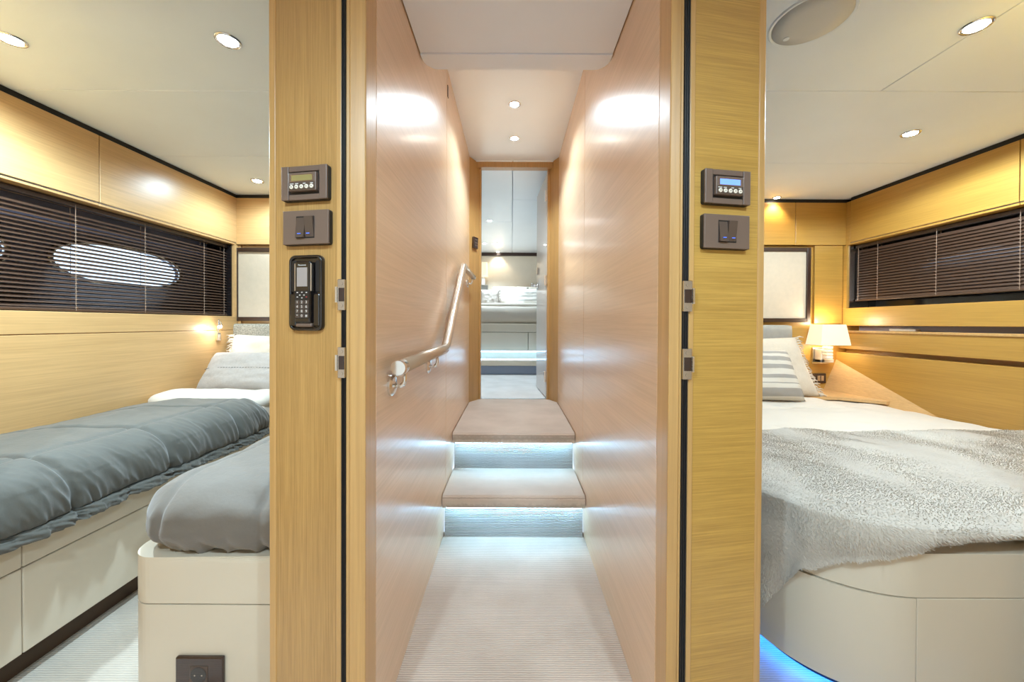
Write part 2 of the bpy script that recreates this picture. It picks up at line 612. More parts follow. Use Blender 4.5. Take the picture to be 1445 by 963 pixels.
# posts between the lobby and each cabin (turned ten degrees)
def post(name, x0, rz, w, s, mat):
    """s = -1: post runs to the left of its gasket; local x along the face, y into depth"""
    e = setting(name, (x0, YP, 0), rz)
    a = lambda u, v: (min(s * u, s * v), max(s * u, s * v))
    obj('panel', box(*a(0.014, w - 0.018), 0.0, 0.05, 0, ZC), mat, e, world=False)
    obj('edge_strip', box(*a(w - 0.018, w), -0.002, 0.052, 0, ZC, 0.002), 'oak_solid', e, world=False)
    obj('edge_strip', box(*a(0.0, 0.0138), -0.003, 0.052, 0, ZC, 0.002), 'oak_solid', e, world=False)
    return e


PL, PR = -0.396, 0.409
RZL, RZR = R(-10), R(10)
postL = post('wall_post_left', PL, RZL, 0.193, -1, 'oak_post_vertical')
postR = post('wall_post_right', PR, RZR, 0.202, 1, 'oak_post_level')


def jamb(name, xs, s):
    """xs: gasket outer, gasket inner, reveal, nosing inner edge (toward corridor)"""
    e = setting(name, (xs[0], YP, 0))
    m = lambda a, b: (min(a, b), max(a, b))
    obj('backing', box(*m(xs[0], xs[2]), YP + 0.014, YP + 0.06, 0, ZC), 'oak_solid', e)
    g = xs[1] - xs[0]
    obj('gasket', box(*m(xs[0] + g * 0.02, xs[1] - g * 0.02), YP - 0.004, YP + 0.016, 0, ZC, 0.001, 1), 'black_rubber', e)
    for k in (0.22, 0.52, 0.82):
        obj('gasket_rib', box(*m(xs[0] + g * (k - 0.08), xs[0] + g * (k + 0.08)), YP - 0.007, YP - 0.0035, 0, ZC, 0.0006, 1), 'black_rubber', e)
    obj('reveal', box(*m(xs[1], xs[2]), YP - 0.004, YP + 0.05, 0, ZC, 0.0012, 1), 'oak_solid', e)
    obj('nosing', box(*m(xs[2], xs[3]), YP - 0.008, YP + 0.06, 0, ZC, 0.003, 3), 'oak_solid', e)
    for py in ((395, 438), (490, 533)):
        za, zb = P(484, py[1], 1, YP).z, P(484, py[0], 1, YP).z
        xa, xb = m(xs[0] - s * -0.006, xs[1])
        sp = obj('strike_plate', box(xa, xb, YP - 0.0105, YP - 0.002, za, zb, 0.0008, 1), 'steel', e)
        zc = (za + zb) / 2
        xm = (xa + xb) / 2
        hh = (zb - za) * 0.22
        obj('latch_hole', box(xa + 0.003, xb - 0.001, YP - 0.0112, YP - 0.010, zc - hh, zc + hh), 'brown_gloss', sp, world=False).location = (0, 0, 0)
        for zz in (za + 0.010, zb - 0.010):
            sb = bmesh.new()
            lathe(sb, [(0.0042, -0.0115), (0.0042, -0.010)], (xm, YP, zz), 'Y', 12)
            obj('screw', sb, 'steel', sp, world=False).location = (0, 0, 0)
        fl = box(*m(xa if s < 0 else xb, (xa if s < 0 else xb) + s * 0.004), YP - 0.014, YP - 0.003, zc - 0.018, zc + 0.018)
        obj('lip', fl, 'chrome', sp, world=False).location = (0, 0, 0)
    return e


jamb('trim_1', (-0.396, -0.385, -0.376, XL), -1)
jamb('trim_2', (0.409, 0.394, 0.387, XR), 1)

# ------------------------------------------------------------------ lobby shell (around the camera)
w = setting('wall_back')
obj('panel', box(-1.5, 1.5, -1.36, -1.30, 0, ZC), 'lobby_wall', w)
for s, nm in ((-1, 'wall_lobby_left'), (1, 'wall_lobby_right')):
    w = setting(nm)
    xo = sorted((s * 1.44, s * 1.50))
    obj('panel', box(*xo, -1.30, 0.93, 0, ZC), 'oak_left' if s < 0 else 'oak_right', w)
w = setting('wall_front_left')
obj('panel', box(-2.40, -1.36, 0.88, 0.94, 0, ZC), 'oak_left_x', w)
obj('door_header', box(-1.36, -0.60, 0.90, 0.94, 1.93, ZC), 'oak_left_x', w)
w = setting('wall_front_right')
obj('panel', box(1.40, 2.85, 0.88, 0.94, 0, ZC), 'oak_right_x', w)
obj('door_header', box(0.62, 1.40, 0.90, 0.94, 1.93, ZC), 'oak_right_x', w)

# ------------------------------------------------------------------ ceilings
G = 0.0018
c = setting('ceiling')
obj('ceiling_panel', box(-1.5, 1.5, -1.36, 0.93, ZC, ZC + 0.05), 'ceiling_white', c)
c = setting('ceiling_corridor', label='white lowered corridor ceiling with a rounded end')
YS = 1.362
obj('ceiling_panel', box(XL + 0.003, XR - 0.003, 0.931, YS - 0.001, ZC, ZC + 0.06), 'ceiling_gloss', c)
poly = [(XL + 0.003, YS + 0.001)]
for k in range(9):
    a = math.pi / 2 * k / 8
    poly.append((XL + 0.003 + 0.05 - 0.05 * math.cos(a), YS + 0.02 + 0.062 * math.sin(a)))
for k in range(9):
    a = math.pi / 2 * (1 - k / 8)
    poly.append((XR - 0.003 - 0.05 + 0.05 * math.cos(a), YS + 0.02 + 0.062 * math.sin(a)))
poly.append((XR - 0.003, YS + 0.001))
obj('end_lip', prism(bmesh.new(), poly, ZC - 0.004, ZC + 0.05), 'ceiling_gloss', c)
obj('bulkhead', box(XL, XR, 0.94, 1.34, ZC + 0.06, 2.45), 'ceiling_white', c)
c = setting('ceiling_upper')
obj('ceiling_panel', box(XL, XR, 1.30, 3.02, ZU, ZU + 0.05), 'ceiling_gloss', c)
c = setting('ceiling_left_cabin')
for y0, y1 in ((0.93, 1.59), (1.59, 2.21), (2.21, YL)):
    obj('ceiling_panel', box(-2.4, -0.40, y0 + G, y1 - G, ZC, ZC + 0.03, 0.0015, 1), 'ceiling_white', c)
obj('backing', box(-2.4, -0.36, 0.93, YL + 0.05, ZC + 0.031, ZC + 0.06), 'ceiling_white', c)
c = setting('ceiling_right_cabin')
for x0, x1, y0, y1 in ((0.40, 1.53, 0.93, 1.574), (1.53, 2.85, 0.93, 1.574), (0.40, 2.85, 1.574, 2.27), (0.40, 2.85, 2.27, YR)):
    obj('ceiling_panel', box(x0 + G, x1 - G, y0 + G, y1 - G, ZC, ZC + 0.03, 0.0015, 1), 'ceiling_white', c)
obj('backing', box(0.38, 2.85, 0.93, YR + 0.05, ZC + 0.031, ZC + 0.06), 'ceiling_white', c)
c = setting('ceiling_far_cabin')
ZF = 2.36
for x0, x1, y0, y1 in ((-1.7, 0.0, 3.02, 4.80), (0.0, 1.7, 3.02, 3.95), (0.0, 1.7, 3.95, 7.0), (-1.7, 0.0, 4.80, 7.0)):
    obj('ceiling_panel', box(x0 + 0.003, x1 - 0.003, y0 + 0.003, y1 - 0.003, ZF, ZF + 0.03, 0.002, 1), 'ceiling_gloss', c)
obj('backing', box(-1.7, 1.7, 3.02, 7.0, ZF + 0.031, ZF + 0.06), 'ceiling_white', c)

# ------------------------------------------------------------------ far doorway and far cabin
w = setting('wall_far_doorway')
obj('panel', box(-1.8, XL, 3.02, 3.10, 0, 2.45), 'lobby_wall', w)
obj('panel', box(XR, 1.8, 3.02, 3.10, 0, 2.45), 'lobby_wall', w)


def slab(bm, a, b, th, z0, z1):
    """upright board from plan point a to b, thickness th to the left of a->b"""
    a, b = Vector((a[0], a[1])), Vector((b[0], b[1]))
    d = (b - a).normalized()
    n = Vector((-d.y, d.x)) * th
    return prism(bm, [tuple(a), tuple(b), tuple(b + n), tuple(a + n)], z0, z1)


t = setting('trim_3', label='dark oak door frame around the far doorway')
obj('jamb_board', slab(bmesh.new(), (XL, 2.95), (-0.262, 3.08), 0.05, Z2 - 0.05, ZU - 0.005), 'oak_frame', t)
obj('jamb_edge', box(-0.27, -0.255, 3.065, 3.12, Z2 - 0.05, 2.325, 0.002), 'oak_frame', t)
obj('jamb_board', slab(bmesh.new(), (0.297, 3.08), (XR, 2.95), 0.05, Z2 - 0.05, ZU - 0.005), 'oak_frame', t)
obj('jamb_edge', box(0.285, 0.305, 3.065, 3.12, Z2 - 0.05, 2.325, 0.002), 'oak_frame', t)
obj('door_head', box(XL + 0.02, XR - 0.02, 3.03, 3.10, 2.318, ZU - 0.005, 0.003), 'oak_frame', t)

d = setting('door_1', (0.285, 3.13, Z2), label='wood door with pale painted sheen standing open into the far cabin')
ang = math.atan2(0.54, -0.045)
dr = bmesh.new()
slab(dr, (0.283, 3.13), (0.240, 3.68), -0.04, Z2 + 0.01, 2.30)
obj('leaf', dr, 'door_painted_sheen', d)
for zz in (0.62, 1.42, 2.12):
    hb = box(0.268, 0.286, 3.112, 3.135, zz - 0.045, zz + 0.045, 0.003)
    obj('hinge', hb, 'chrome', d)
hb = bmesh.new()
hy = 3.60
hx = 0.240 + (3.68 - hy) * 0.078
tube(hb, smooth_path([(hx, hy, 1.425), (hx - 0.055, hy, 1.425), (hx - 0.062, hy - 0.13, 1.425)], 0.02), 0.012, 10)
lathe(hb, [(0.028, 0.0), (0.028, -0.008)], (hx, hy, 1.425), 'X', 20)
obj('handle', hb, 'chrome', d, smooth=True)
obj('lock_plate', box(hx - 0.014, hx + 0.002, hy - 0.03, hy + 0.03, 1.53, 1.59, 0.003), 'steel', d)

w = setting('wall_far')
YF = 6.9
obj('panel', box(-1.7, 1.7, YF, YF + 0.06, 0, 2.45), 'far_wall', w)
obj('trim_band', box(-1.7, 1.7, YF - 0.02, YF, 2.30, ZF - 0.002), 'wenge', w)
for s in (-1, 1):
    w = setting('wall_far_side_left' if s < 0 else 'wall_far_side_right')
    obj('panel', box(*sorted((s * 1.7, s * 1.76)), 3.02, 6.96, 0, 2.45), 'far_wall', w)

b = thing('platform_bed', 'high white platform bed with blue lit base seen through far doorway', 'bed', (0, 5.7, Z2))
obj('step_plinth', box(-1.5, 1.5, 4.58, 6.88, Z2, 0.545), 'slate_blue', b)
obj('step_top', box(-1.5, 1.5, 4.56, 6.88, 0.545, 0.615, 0.01), 'lacquer_cream', b)
obj('led_strip', box(-1.45, 1.45, 4.60, 4.612, 0.616, 0.628), 'led_ice', b)
obj('recess', box(-1.45, 1.45, 4.80, 6.86, 0.615, 0.72), 'lacquer_cream', b)
obj('led_strip', box(-1.45, 1.45, 4.715, 4.727, 0.702, 0.716), 'led_ice', b)
for x0, x1 in ((-1.5, 0.20), (0.205, 1.5)):
    obj('base_panel', box(x0, x1, 4.70, 6.86, 0.718, 0.950, 0.004), 'lacquer_cream', b)
obj('base_rail', box(-1.5, 1.5, 4.70, 6.86, 0.954, 1.06, 0.006), 'lacquer_cream', b)
dv = roundbox(-1.45, 1.45, 4.72, 6.84, 1.055, 1.285, 0.08, 0.08, 0.07, 0.045,
              lambda p, n: 0.012 * ns(p.x * 3, p.y * 3, p.z * 9) + 0.008 * ns(p.x * 7 + p.z * 12, p.y * 5, p.z * 4))
obj('mattress', dv, 'duvet_white', b, smooth=True)
fd = roundbox(-1.44, 1.44, 4.78, 5.25, 1.255, 1.325, 0.05, 0.05, 0.03, 0.045, lambda p, n: 0.006 * ns(p.x * 4, p.y * 5, 3))
obj('folded_sheet', fd, 'sheet_white', b, smooth=True)


def pillow(name, label, loc, rz, lean, w_, h_, t_, mat, seed, fringe=None, fmat=None, group=None, taper=0.0):
    e = thing(name, label, 'pillow', loc, 0, group)
    e.rotation_euler = (lean, 0, rz)
    obj('cushion', pillow_mesh(w_, h_, t_, seed, taper=taper), mat, e, smooth=True, world=False)
    if fringe:
        obj('fringe', fringe_mesh(w_, h_, fringe, seed=int(seed * 10) + 1, taper=taper), fmat or mat, e, smooth=True, world=False, kind='stuff')
    return e


FG = 'pillows on the far bed'
pillow('pillow', 'plump plain white pillow in the middle of the far bed', (-0.02, 6.30, 1.29), 0.05, R(-18), 0.62, 0.42, 0.20, 'duvet_white', 1.3, group=FG)
striped('far_stripe', (0.70, 0.67, 0.62), (0.42, 0.40, 0.37), 'Z', [(0.06, 0.085), (0.12, 0.15), (0.19, 0.215), (0.25, 0.27)])
pillow('pillow', 'striped pillow on the far bed beside the open door', (0.35, 6.12, 1.29), -0.05, R(-16), 0.60, 0.36, 0.18, 'far_stripe', 2.1, group=FG)
pillow('pillow', 'grey ruffled pillow at left on the far bed', (-0.36, 6.10, 1.29), 0.1, R(-16), 0.30, 0.34, 0.16, 'pillow_grey', 3.7, (-1, 1), group=FG)
pillow('pillow', 'dark tweed cushion half hidden by far door frame', (-0.55, 6.16, 1.29), 0.1, R(-16), 0.30, 0.30, 0.14, 'tweed', 4.2, group=FG)
pillow('pillow', 'white back pillow behind the striped one on far bed', (0.38, 6.52, 1.29), 0.0, R(-14), 0.62, 0.44, 0.18, 'duvet_white', 5.9, group=FG)


# ------------------------------------------------------------------ lamps
def downlight(label, x, y, z, watts, col, r=0.040, lens='lamp_lens', cone=172, group='recessed ceiling downlights', blend=0.6):
    e = thing('downlight', label, 'ceiling light', (x, y, z), 0, group)
    bm = bmesh.new()
    lathe(bm, [(r * 0.70, 0.002), (r * 0.72, -0.004), (r * 0.92, -0.006), (r, -0.002), (r, 0.003)], (0, 0, 0), 'Z', 28)
    obj('ring', bm, 'chrome', e, smooth=True, world=False)
    bm = bmesh.new()
    lathe(bm, [(r * 0.68, 0.001), (r * 0.66, -0.0055), (r * 0.30, -0.0065)], (0, 0, 0), 'Z', 24)
    obj('lens', bm, lens, e, world=False)
    ld = bpy.data.lights.new('downlight_lamp', 'SPOT')
    ld.energy = watts
    ld.color = col
    ld.spot_size = R(cone)
    ld.spot_blend = blend
    ld.shadow_soft_size = r * 0.9
    lo = bpy.data.objects.new('downlight_lamp', ld)
    COL.objects.link(lo)
    lo.parent = e
    lo.location = (0, 0, -0.02)
    return e


hC = ZC
for lab, px, py in (('bright downlight at the far left edge of left cabin ceiling', 15, 55),
                    ('downlight in left cabin ceiling beside the post top', 322, 57),
                    ('small downlight over the pillows in the left cabin', 363, 255)):
    p = P(px, py, 2, hC)
    downlight(lab, p.x, p.y, hC, W_LEFT * (0.28 if py > 200 else 1.25 if px > 100 else 0.9), C_NEUT, group='left cabin downlights')
for lab, px, py in (('large downlight on the ceiling seam of right cabin', 1378, 36),
                    ('downlight mid ceiling over the right cabin bed', 1285, 188)):
    p = P(px, py, 2, hC)
    downlight(lab, p.x, p.y, hC, W_RIGHT, C_SOFT, group='right cabin downlights', blend=0.25)
downlight('warm downlight washing the headboard wall in right cabin', 2.02, YR - 0.07, hC, 2.6, C_WARM, 0.03, 'lamp_lens_soft', 110, group='right cabin downlights')
for lab, px, py, wt in (('starry downlight in the middle of the corridor ceiling', 726, 147, W_CORR), ('second corridor downlight just before the far doorway', 726, 195, W_CORR * 0.7)):
    p = P(px, py, 2, ZU)
    downlight(lab, p.x, p.y, ZU, wt, C_SOFT, 0.036, lens='lamp_lens_bright' if py < 170 else 'lamp_lens_soft', cone=136 if py < 170 else 120, group='corridor downlights')
for lab, x, y in (('downlight in far cabin ceiling on the panel seam', -0.287, 4.75), ('left of two small downlights above the far bed', -0.45, 6.1), ('right of two small downlights above the far bed', -0.28, 6.1)):
    downlight(lab, x, y, ZF, W_FAR, C_SOFT, 0.04, cone=120, group='far cabin downlights')
downlight('warm downlight against the far cabin headboard wall', -0.26, YF - 0.08, ZF, 3.0, C_WARM, 0.035, 'lamp_lens_soft', 110, group='far cabin downlights')
for lab, x, y in (('unseen lobby fill downlight at left behind the viewer', -0.55, -0.25), ('unseen lobby fill downlight at right behind the viewer', 0.55, -0.25)):
    downlight(lab, x, y, ZC, W_LOBBY, C_NEUT, 0.04, group='unseen lobby fill downlights')  # unseen fittings behind the camera, serving as fill for posts and cabins

# ceiling speaker
sp = P(1145, 28, 2, ZC)
e = thing('ceiling_speaker', 'round grey mesh speaker set in right cabin ceiling', 'speaker', (sp.x, sp.y, ZC))
bm = bmesh.new(); lathe(bm, [(0.106, 0.002), (0.106, -0.004), (0.113, -0.005), (0.116, -0.002), (0.116, 0.004)], (0, 0, 0), 'Z', 48)
obj('rim', bm, 'ceiling_white', e, world=False)
bm = bmesh.new(); lathe(bm, [(0.105, 0.0), (0.105, -0.0045), (0.06, -0.0075), (0.02, -0.0085)], (0, 0, 0), 'Z', 48)
obj('grille', bm, 'speaker_mesh', e, smooth=True, world=False)
bm = bmesh.new(); lathe(bm, [(0.009, -0.006), (0.009, -0.0085)], (-0.028, 0.072, 0), 'Z', 16)
obj('badge', bm, 'ceiling_white', e, world=False)

# ------------------------------------------------------------------ handrail
XH = -0.298
e = thing('handrail', 'cream satin stair handrail with chrome ends on left corridor wall', 'handrail', (XL, 1.0, 0.9))
pth = [(XH, 1.00, 0.942), (XH, 1.69, 0.947), (XH, 2.29, 1.412), (XH, 2.86, 1.412)]
obj('rail', tube(bmesh.new(), smooth_path(pth, 0.035, 6), 0.0205, 20), 'satin_rail', e, smooth=True)
for yy, s in ((1.0, -1), (2.86, 1)):
    bm = bmesh.new()
    zz = 0.942 if s < 0 else 1.412
    tube(bm, [(XH, yy + s * -0.012, zz), (XH, yy + s * 0.012, zz), (XH, yy + s * 0.018, zz)], [0.0222, 0.0222, 0.019], 24)
    obj('end_cap', bm, 'chrome', e, smooth=False)
for yy, zz in ((1.045, 0.942), (1.50, 0.945), (2.36, 1.412), (2.80, 1.412)):
    bm = bmesh.new()
    lathe(bm, [(0.030, -0.004), (0.030, 0.003), (0.024, 0.008), (0.010, 0.010)], (XL + 0.004, yy, zz - 0.055), 'X', 28)
    br = obj('bracket', bm, 'chrome', e, smooth=False)
    bm = bmesh.new()
    tube(bm, smooth_path([(XL + 0.006, yy, zz - 0.055), (XL + 0.030, yy, zz - 0.058), (XH, yy, zz - 0.045), (XH, yy, zz - 0.012)], 0.014), 0.006, 10)
    obj('arm', bm, 'chrome', br, smooth=True, world=False)


# ------------------------------------------------------------------ controls on the posts
def on_post(px, py, left):
    """distance along a post face and height for a photo pixel"""
    e_, rz = (postL, RZL) if left else (postR, RZR)
    n = Vector((math.sin(-rz) * -1, 0, 0))
    o = Vector((e_.location.x, e_.location.y, 0))
    ax = Vector((math.cos(rz), math.sin(rz), 0))
    nn = Vector((-math.sin(rz), math.cos(rz), 0))
    d_ = P(px, py, 1, 1.0) - Vector((0, 0, CAMZ))
    t_ = (o - Vector((0, 0, CAMZ))).dot(nn) / d_.dot(nn)
    pt = Vector((0, 0, CAMZ)) + d_ * t_
    return (pt - o).dot(ax), pt.z


def post_item(name, label, cat, px, py, left, group=None):
    u, z = on_post(px, py, left)
    e_, rz = (postL, RZL) if left else (postR, RZR)
    base = Vector((e_.location.x + math.cos(rz) * u, e_.location.y + math.sin(rz) * u, z))
    return thing(name, label, cat, base, rz, group)


def rrect(w_, h_, r, n=5):
    out = []
    for cx_, cz_, a0 in ((w_ / 2 - r, h_ / 2 - r, 0), (-w_ / 2 + r, h_ / 2 - r, 90), (-w_ / 2 + r, -h_ / 2 + r, 180), (w_ / 2 - r, -h_ / 2 + r, 270)):
        for k in range(n + 1):
            a = R(a0 + 90 * k / n)
            out.append((cx_ + r * math.cos(a), cz_ + r * math.sin(a)))
    return out


def xz_prism(bm, poly, y0, y1, dx=0.0, dz=0.0):
    a = [bm.verts.new((x + dx, y0, z + dz)) for x, z in poly]
    b_ = [bm.verts.new((x + dx, y1, z + dz)) for x, z in poly]
    bm.faces.new(a); bm.faces.new(b_[::-1])
    for i in range(len(poly)):
        j = (i + 1) % len(poly)
        bm.faces.new((a[i], b_[i], b_[j], a[j]))
    return bm


def switch_plate(px, py, left, label):
    e = post_item('light_switch', label, 'switch', px, py, left, 'post light switches')
    obj('back_box', xz_prism(bmesh.new(), rrect(0.121, 0.081, 0.006), -0.010, 0.0), 'black_rubber', e, world=False)
    obj('plate', box(-0.0595, 0.0595, -0.0145, -0.009, -0.0395, 0.0395, 0.0015), 'taupe_plastic', e, world=False)
    obj('socket', box(-0.0235, 0.0235, -0.0152, -0.0135, -0.0255, 0.0255), 'black_rubber', e, world=False)
    for k, s in enumerate((-1, 1)):
        bm = bmesh.new()
        x0, x1 = (s * 0.0115 - 0.0108, s * 0.0115 + 0.0108)
        tilt = 0.003 * (1 if k == 0 else -1)
        vs = [bm.verts.new(c_) for c_ in ((x0, -0.015, -0.024), (x1, -0.015, -0.024), (x1, -0.015, 0.024), (x0, -0.015, 0.024),
                                          (x0, -0.018 - tilt, -0.024), (x1, -0.018 - tilt, -0.024), (x1, -0.018 + tilt, 0.024), (x0, -0.018 + tilt, 0.024))]
        for q in ((0, 1, 2, 3), (4, 5, 6, 7), (0, 1, 5, 4), (1, 2, 6, 5), (2, 3, 7, 6), (3, 0, 4, 7)):
            bm.faces.new([vs[i] for i in q])
        rk = obj('rocker', bm, 'taupe_dark', e, world=False)
        obj('indicator', box(s * 0.0115 - 0.004, s * 0.0115 + 0.004, -0.0218, -0.0205, -0.0165, -0.0150), 'led_blue_dot', rk, world=False)
    return e


def thermostat(px, py, left, label, lcd):
    e = post_item('thermostat', label, 'thermostat', px, py, left, 'post thermostats')
    obj('back_box', xz_prism(bmesh.new(), rrect(0.121, 0.081, 0.006), -0.010, 0.0), 'black_rubber', e, world=False)
    for s in (-1, 1):
        obj('side_cover', box(*sorted((s * 0.0400, s * 0.0595)), -0.0155, -0.009, -0.0395, 0.0395, 0.0015), 'taupe_plastic', e, world=False)
    for s in (-1, 1):
        obj('frame_bar', box(-0.0400, 0.0400, -0.0140, -0.009, *sorted((s * 0.0395, s * 0.0265)), 0.001, 1), 'taupe_plastic', e, world=False)
    obj('recess', box(-0.0400, 0.0400, -0.0115, -0.009, -0.0265, 0.0265), 'black_rubber', e, world=False)
    u = obj('control_unit', box(-0.036, 0.036, -0.0210, -0.010, -0.0205, 0.0215, 0.0015), 'taupe_plastic', e, world=False)
    obj('bezel', box(-0.029, 0.029, -0.0216, -0.0205, 0.0005, 0.0165), 'steel', u, world=False)
    obj('display', box(-0.0265, 0.0265, -0.0220, -0.0210, 0.0022, 0.0150), lcd, u, world=False)
    obj('lower_face', box(-0.0345, 0.0345, -0.0214, -0.0205, -0.0190, -0.0006), 'taupe_dark', u, world=False)
    for k in range(5):
        x = -0.026 + 0.013 * k
        bm = bmesh.new(); lathe(bm, [(0.0047, -0.0212), (0.0047, -0.0232), (0.003, -0.0236)], (x, 0, -0.0118), 'Y', 16)
        obj('button', bm, 'white_key', u, world=False)
        bm = bmesh.new(); lathe(bm, [(0.0013, -0.0234), (0.0013, -0.0239)], (x, 0, -0.0118), 'Y', 8)
        obj('button_symbol', bm, 'taupe_dark', u, world=False)
    for x0, x1 in ((-0.031, -0.021), (-0.017, -0.009), (0.003, 0.010), (0.022, 0.029)):
        obj('legend', box(x0, x1, -0.0217, -0.0212, -0.0052, -0.0036), 'print_white', u, world=False)
    return e


thermostat(435, 261, True, 'taupe thermostat with pale display on the left post', 'lcd_amber')
switch_plate(437, 323, True, 'two rocker light switch on left post above the phone', )
thermostat(1021, 267, False, 'taupe thermostat with glowing blue display on the right post', 'lcd_blue')
switch_plate(1020, 329, False, 'two rocker light switch on right post below blue thermostat')

# phone cradle and handset
e = post_item('phone_cradle', 'glossy black phone cradle set into the left post', 'phone cradle', 435, 414, True)
hw, hh = 0.088, 0.178
obj('surround', xz_prism(bmesh.new(), rrect(hw, hh, 0.014), -0.006, 0.0), 'black_gloss', e, world=False)
bm = bmesh.new()
rim = []
for (x, z) in rrect(hw - 0.008, hh - 0.008, 0.012, 6):
    rim.append((x, -0.0075, z))
rim.append(rim[0]); rim.append(rim[1])
tube(bm, rim, 0.004, 8)
obj('rim', bm, 'black_gloss', e, smooth=True, world=False)
for s in (-1, 1):
    obj('side_shell', box(*sorted((s * 0.022, s * 0.039)), -0.013, -0.005, -0.078, -0.002, 0.003), 'black_gloss', e, world=False)
    obj('back_shell', box(*sorted((s * 0.025, s * 0.038)), -0.009, -0.005, 0.002, 0.076, 0.002), 'black_rubber', e, world=False)
obj('foot_rest', box(-0.021, 0.021, -0.016, -0.005, -0.080, -0.071, 0.003), 'taupe_plastic', e, world=False)
cradle = e
h = thing('phone_handset', 'slim black cordless handset with keypad resting in cradle', 'phone', cradle.location, RZL)
obj('body', box(-0.0205, 0.0205, -0.020, -0.0065, -0.070, 0.073, 0.004, 3), 'black_gloss', h, world=False)
obj('silver_side', box(0.0185, 0.0225, -0.0185, -0.009, 0.003, 0.068, 0.0015), 'steel', h, world=False)
obj('silver_side', box(-0.0225, -0.0185, -0.0185, -0.009, 0.003, 0.068, 0.0015), 'steel', h, world=False)
obj('screen', box(-0.0135, 0.0135, -0.0206, -0.0195, 0.014, 0.058), 'lcd_grey', h, world=False)
kp = obj('keypad', box(-0.0185, 0.0185, -0.0206, -0.0195, -0.060, 0.004), 'black_rubber', h, world=False)
LEG = ['1', '2', '3', '4', '5', '6', '7', '8', '9', '*', '0', '#']


def text(name, s, size, mat, parent, loc, rot=(math.pi / 2, 0, 0)):
    cu = bpy.data.curves.new(name, 'FONT')
    cu.body = s
    cu.size = size
    cu.align_x = 'CENTER'
    cu.align_y = 'CENTER'
    cu.extrude = 0.0001
    cu.materials.append(MATS[mat])
    tmp = bpy.data.objects.new(name + '_curve', cu)
    COL.objects.link(tmp)
    me = bpy.data.meshes.new_from_object(tmp.evaluated_get(bpy.context.evaluated_depsgraph_get()))
    bpy.data.objects.remove(tmp)
    if not me.materials:
        me.materials.append(MATS[mat])
    o = bpy.data.objects.new(name, me)
    COL.objects.link(o)
    o.parent = parent
    o.location = loc
    o.rotation_euler = rot
    return o


text('lettering', 'Panasonic', 0.0052, 'print_white', h, (0, -0.0203, 0.0635))
for k, s in enumerate(LEG):
    x = -0.0118 + 0.0118 * (k % 3)
    z = -0.0225 - 0.0105 * (k // 3)
    key = obj('key', box(x - 0.0052, x + 0.0052, -0.0214, -0.0204, z - 0.0045, z + 0.0045, 0.0006, 1), 'taupe_dark', kp, world=False)
    text('digit', s, 0.0085, 'print_white', kp, (x, -0.0217, z))
for x, z, mt in ((-0.0118, 0.000, 'print_white'), (0.0, 0.0005, 'print_white'), (0.0118, 0.000, 'print_white'), (-0.0055, -0.006, 'print_white'), (0.0055, -0.006, 'print_white'),
                 (-0.0118, -0.0105, 'print_white'), (0.0, -0.0125, 'print_white'), (0.0118, -0.0105, 'print_red')):
    obj('key', box(x - 0.0016, x + 0.0016, -0.0214, -0.0204, z - 0.0010, z + 0.0010), mt, kp, world=False)

# ------------------------------------------------------------------ hull walls, windows, blinds
def oval_wall(bm, x0, x1, y0, y1, z0, z1, ovals):
    """upright slab between x0 and x1 with stadium holes (yc, zc, half_y, half_z)"""
    ovals = sorted(ovals)
    cuts = [y0] + [(a[0] + b_[0]) / 2 for a, b_ in zip(ovals, ovals[1:])] + [y1]
    N = 64
    for (yc, zc, hy, hz), ya, yb in zip(ovals, cuts, cuts[1:]):
        inner, outer = [], []
        for k in range(N):
            a = 2 * math.pi * k / N
            cu, su = math.cos(a), math.sin(a)
            e_ = 0.86
            inner.append((yc + hy * math.copysign(abs(cu) ** e_, cu), zc + hz * math.copysign(abs(su) ** e_, su)))
            sy = ((yb - yc) if cu > 0 else (yc - ya)) / max(abs(cu), 1e-6)
            sz = ((z1 - zc) if su > 0 else (zc - z0)) / max(abs(su), 1e-6)
            m_ = min(sy, sz)
            outer.append((yc + cu * m_, zc + su * m_))
        # snap nearest samples to the rectangle's corners
        for cy_, cz_ in ((ya, z0), (ya, z1), (yb, z0), (yb, z1)):
            k = min(range(N), key=lambda i: (outer[i][0] - cy_) ** 2 + (outer[i][1] - cz_) ** 2)
            outer[k] = (cy_, cz_)
        v = {}
        for xi, x in enumerate((x0, x1)):
            v[xi] = ([bm.verts.new((x, y, z)) for y, z in inner], [bm.verts.new((x, y, z)) for y, z in outer])
        for k in range(N):
            j = (k + 1) % N
            for xi in (0, 1):
                bm.faces.new((v[xi][0][k], v[xi][0][j], v[xi][1][j], v[xi][1][k]))
            bm.faces.new((v[0][0][k], v[0][0][j], v[1][0][j], v[1][0][k]))
            bm.faces.new((v[0][1][k], v[0][1][j], v[1][1][j], v[1][1][k]))
    return bm


def porthole(name, x, s, yc, zc, hy, hz):
    w_ = setting(name, (x, yc, zc))
    N = 64
    ring = []
    for k in range(N + 2):
        a = 2 * math.pi * k / N
        cu, su = math.cos(a), math.sin(a)
        ring.append((x - s * 0.004, yc + (hy + 0.008) * math.copysign(abs(cu) ** 0.86, cu), zc + (hz + 0.008) * math.copysign(abs(su) ** 0.86, su)))
    obj('frame', tube(bmesh.new(), ring, 0.013, 8, False), 'steel', w_, smooth=True)
    bm = bmesh.new()
    vs = [bm.verts.new((x + s * 0.018, p_[1], p_[2])) for p_ in ring[:N]]
    bm.faces.new(vs)
    vs2 = [bm.verts.new((x + s * 0.024, p_[1], p_[2])) for p_ in ring[:N]]
    bm.faces.new(vs2[::-1])
    for k in range(N):
        bm.faces.new((vs[k], vs[(k + 1) % N], vs2[(k + 1) % N], vs2[k]))
    obj('pane', bm, 'clear_pane', w_)


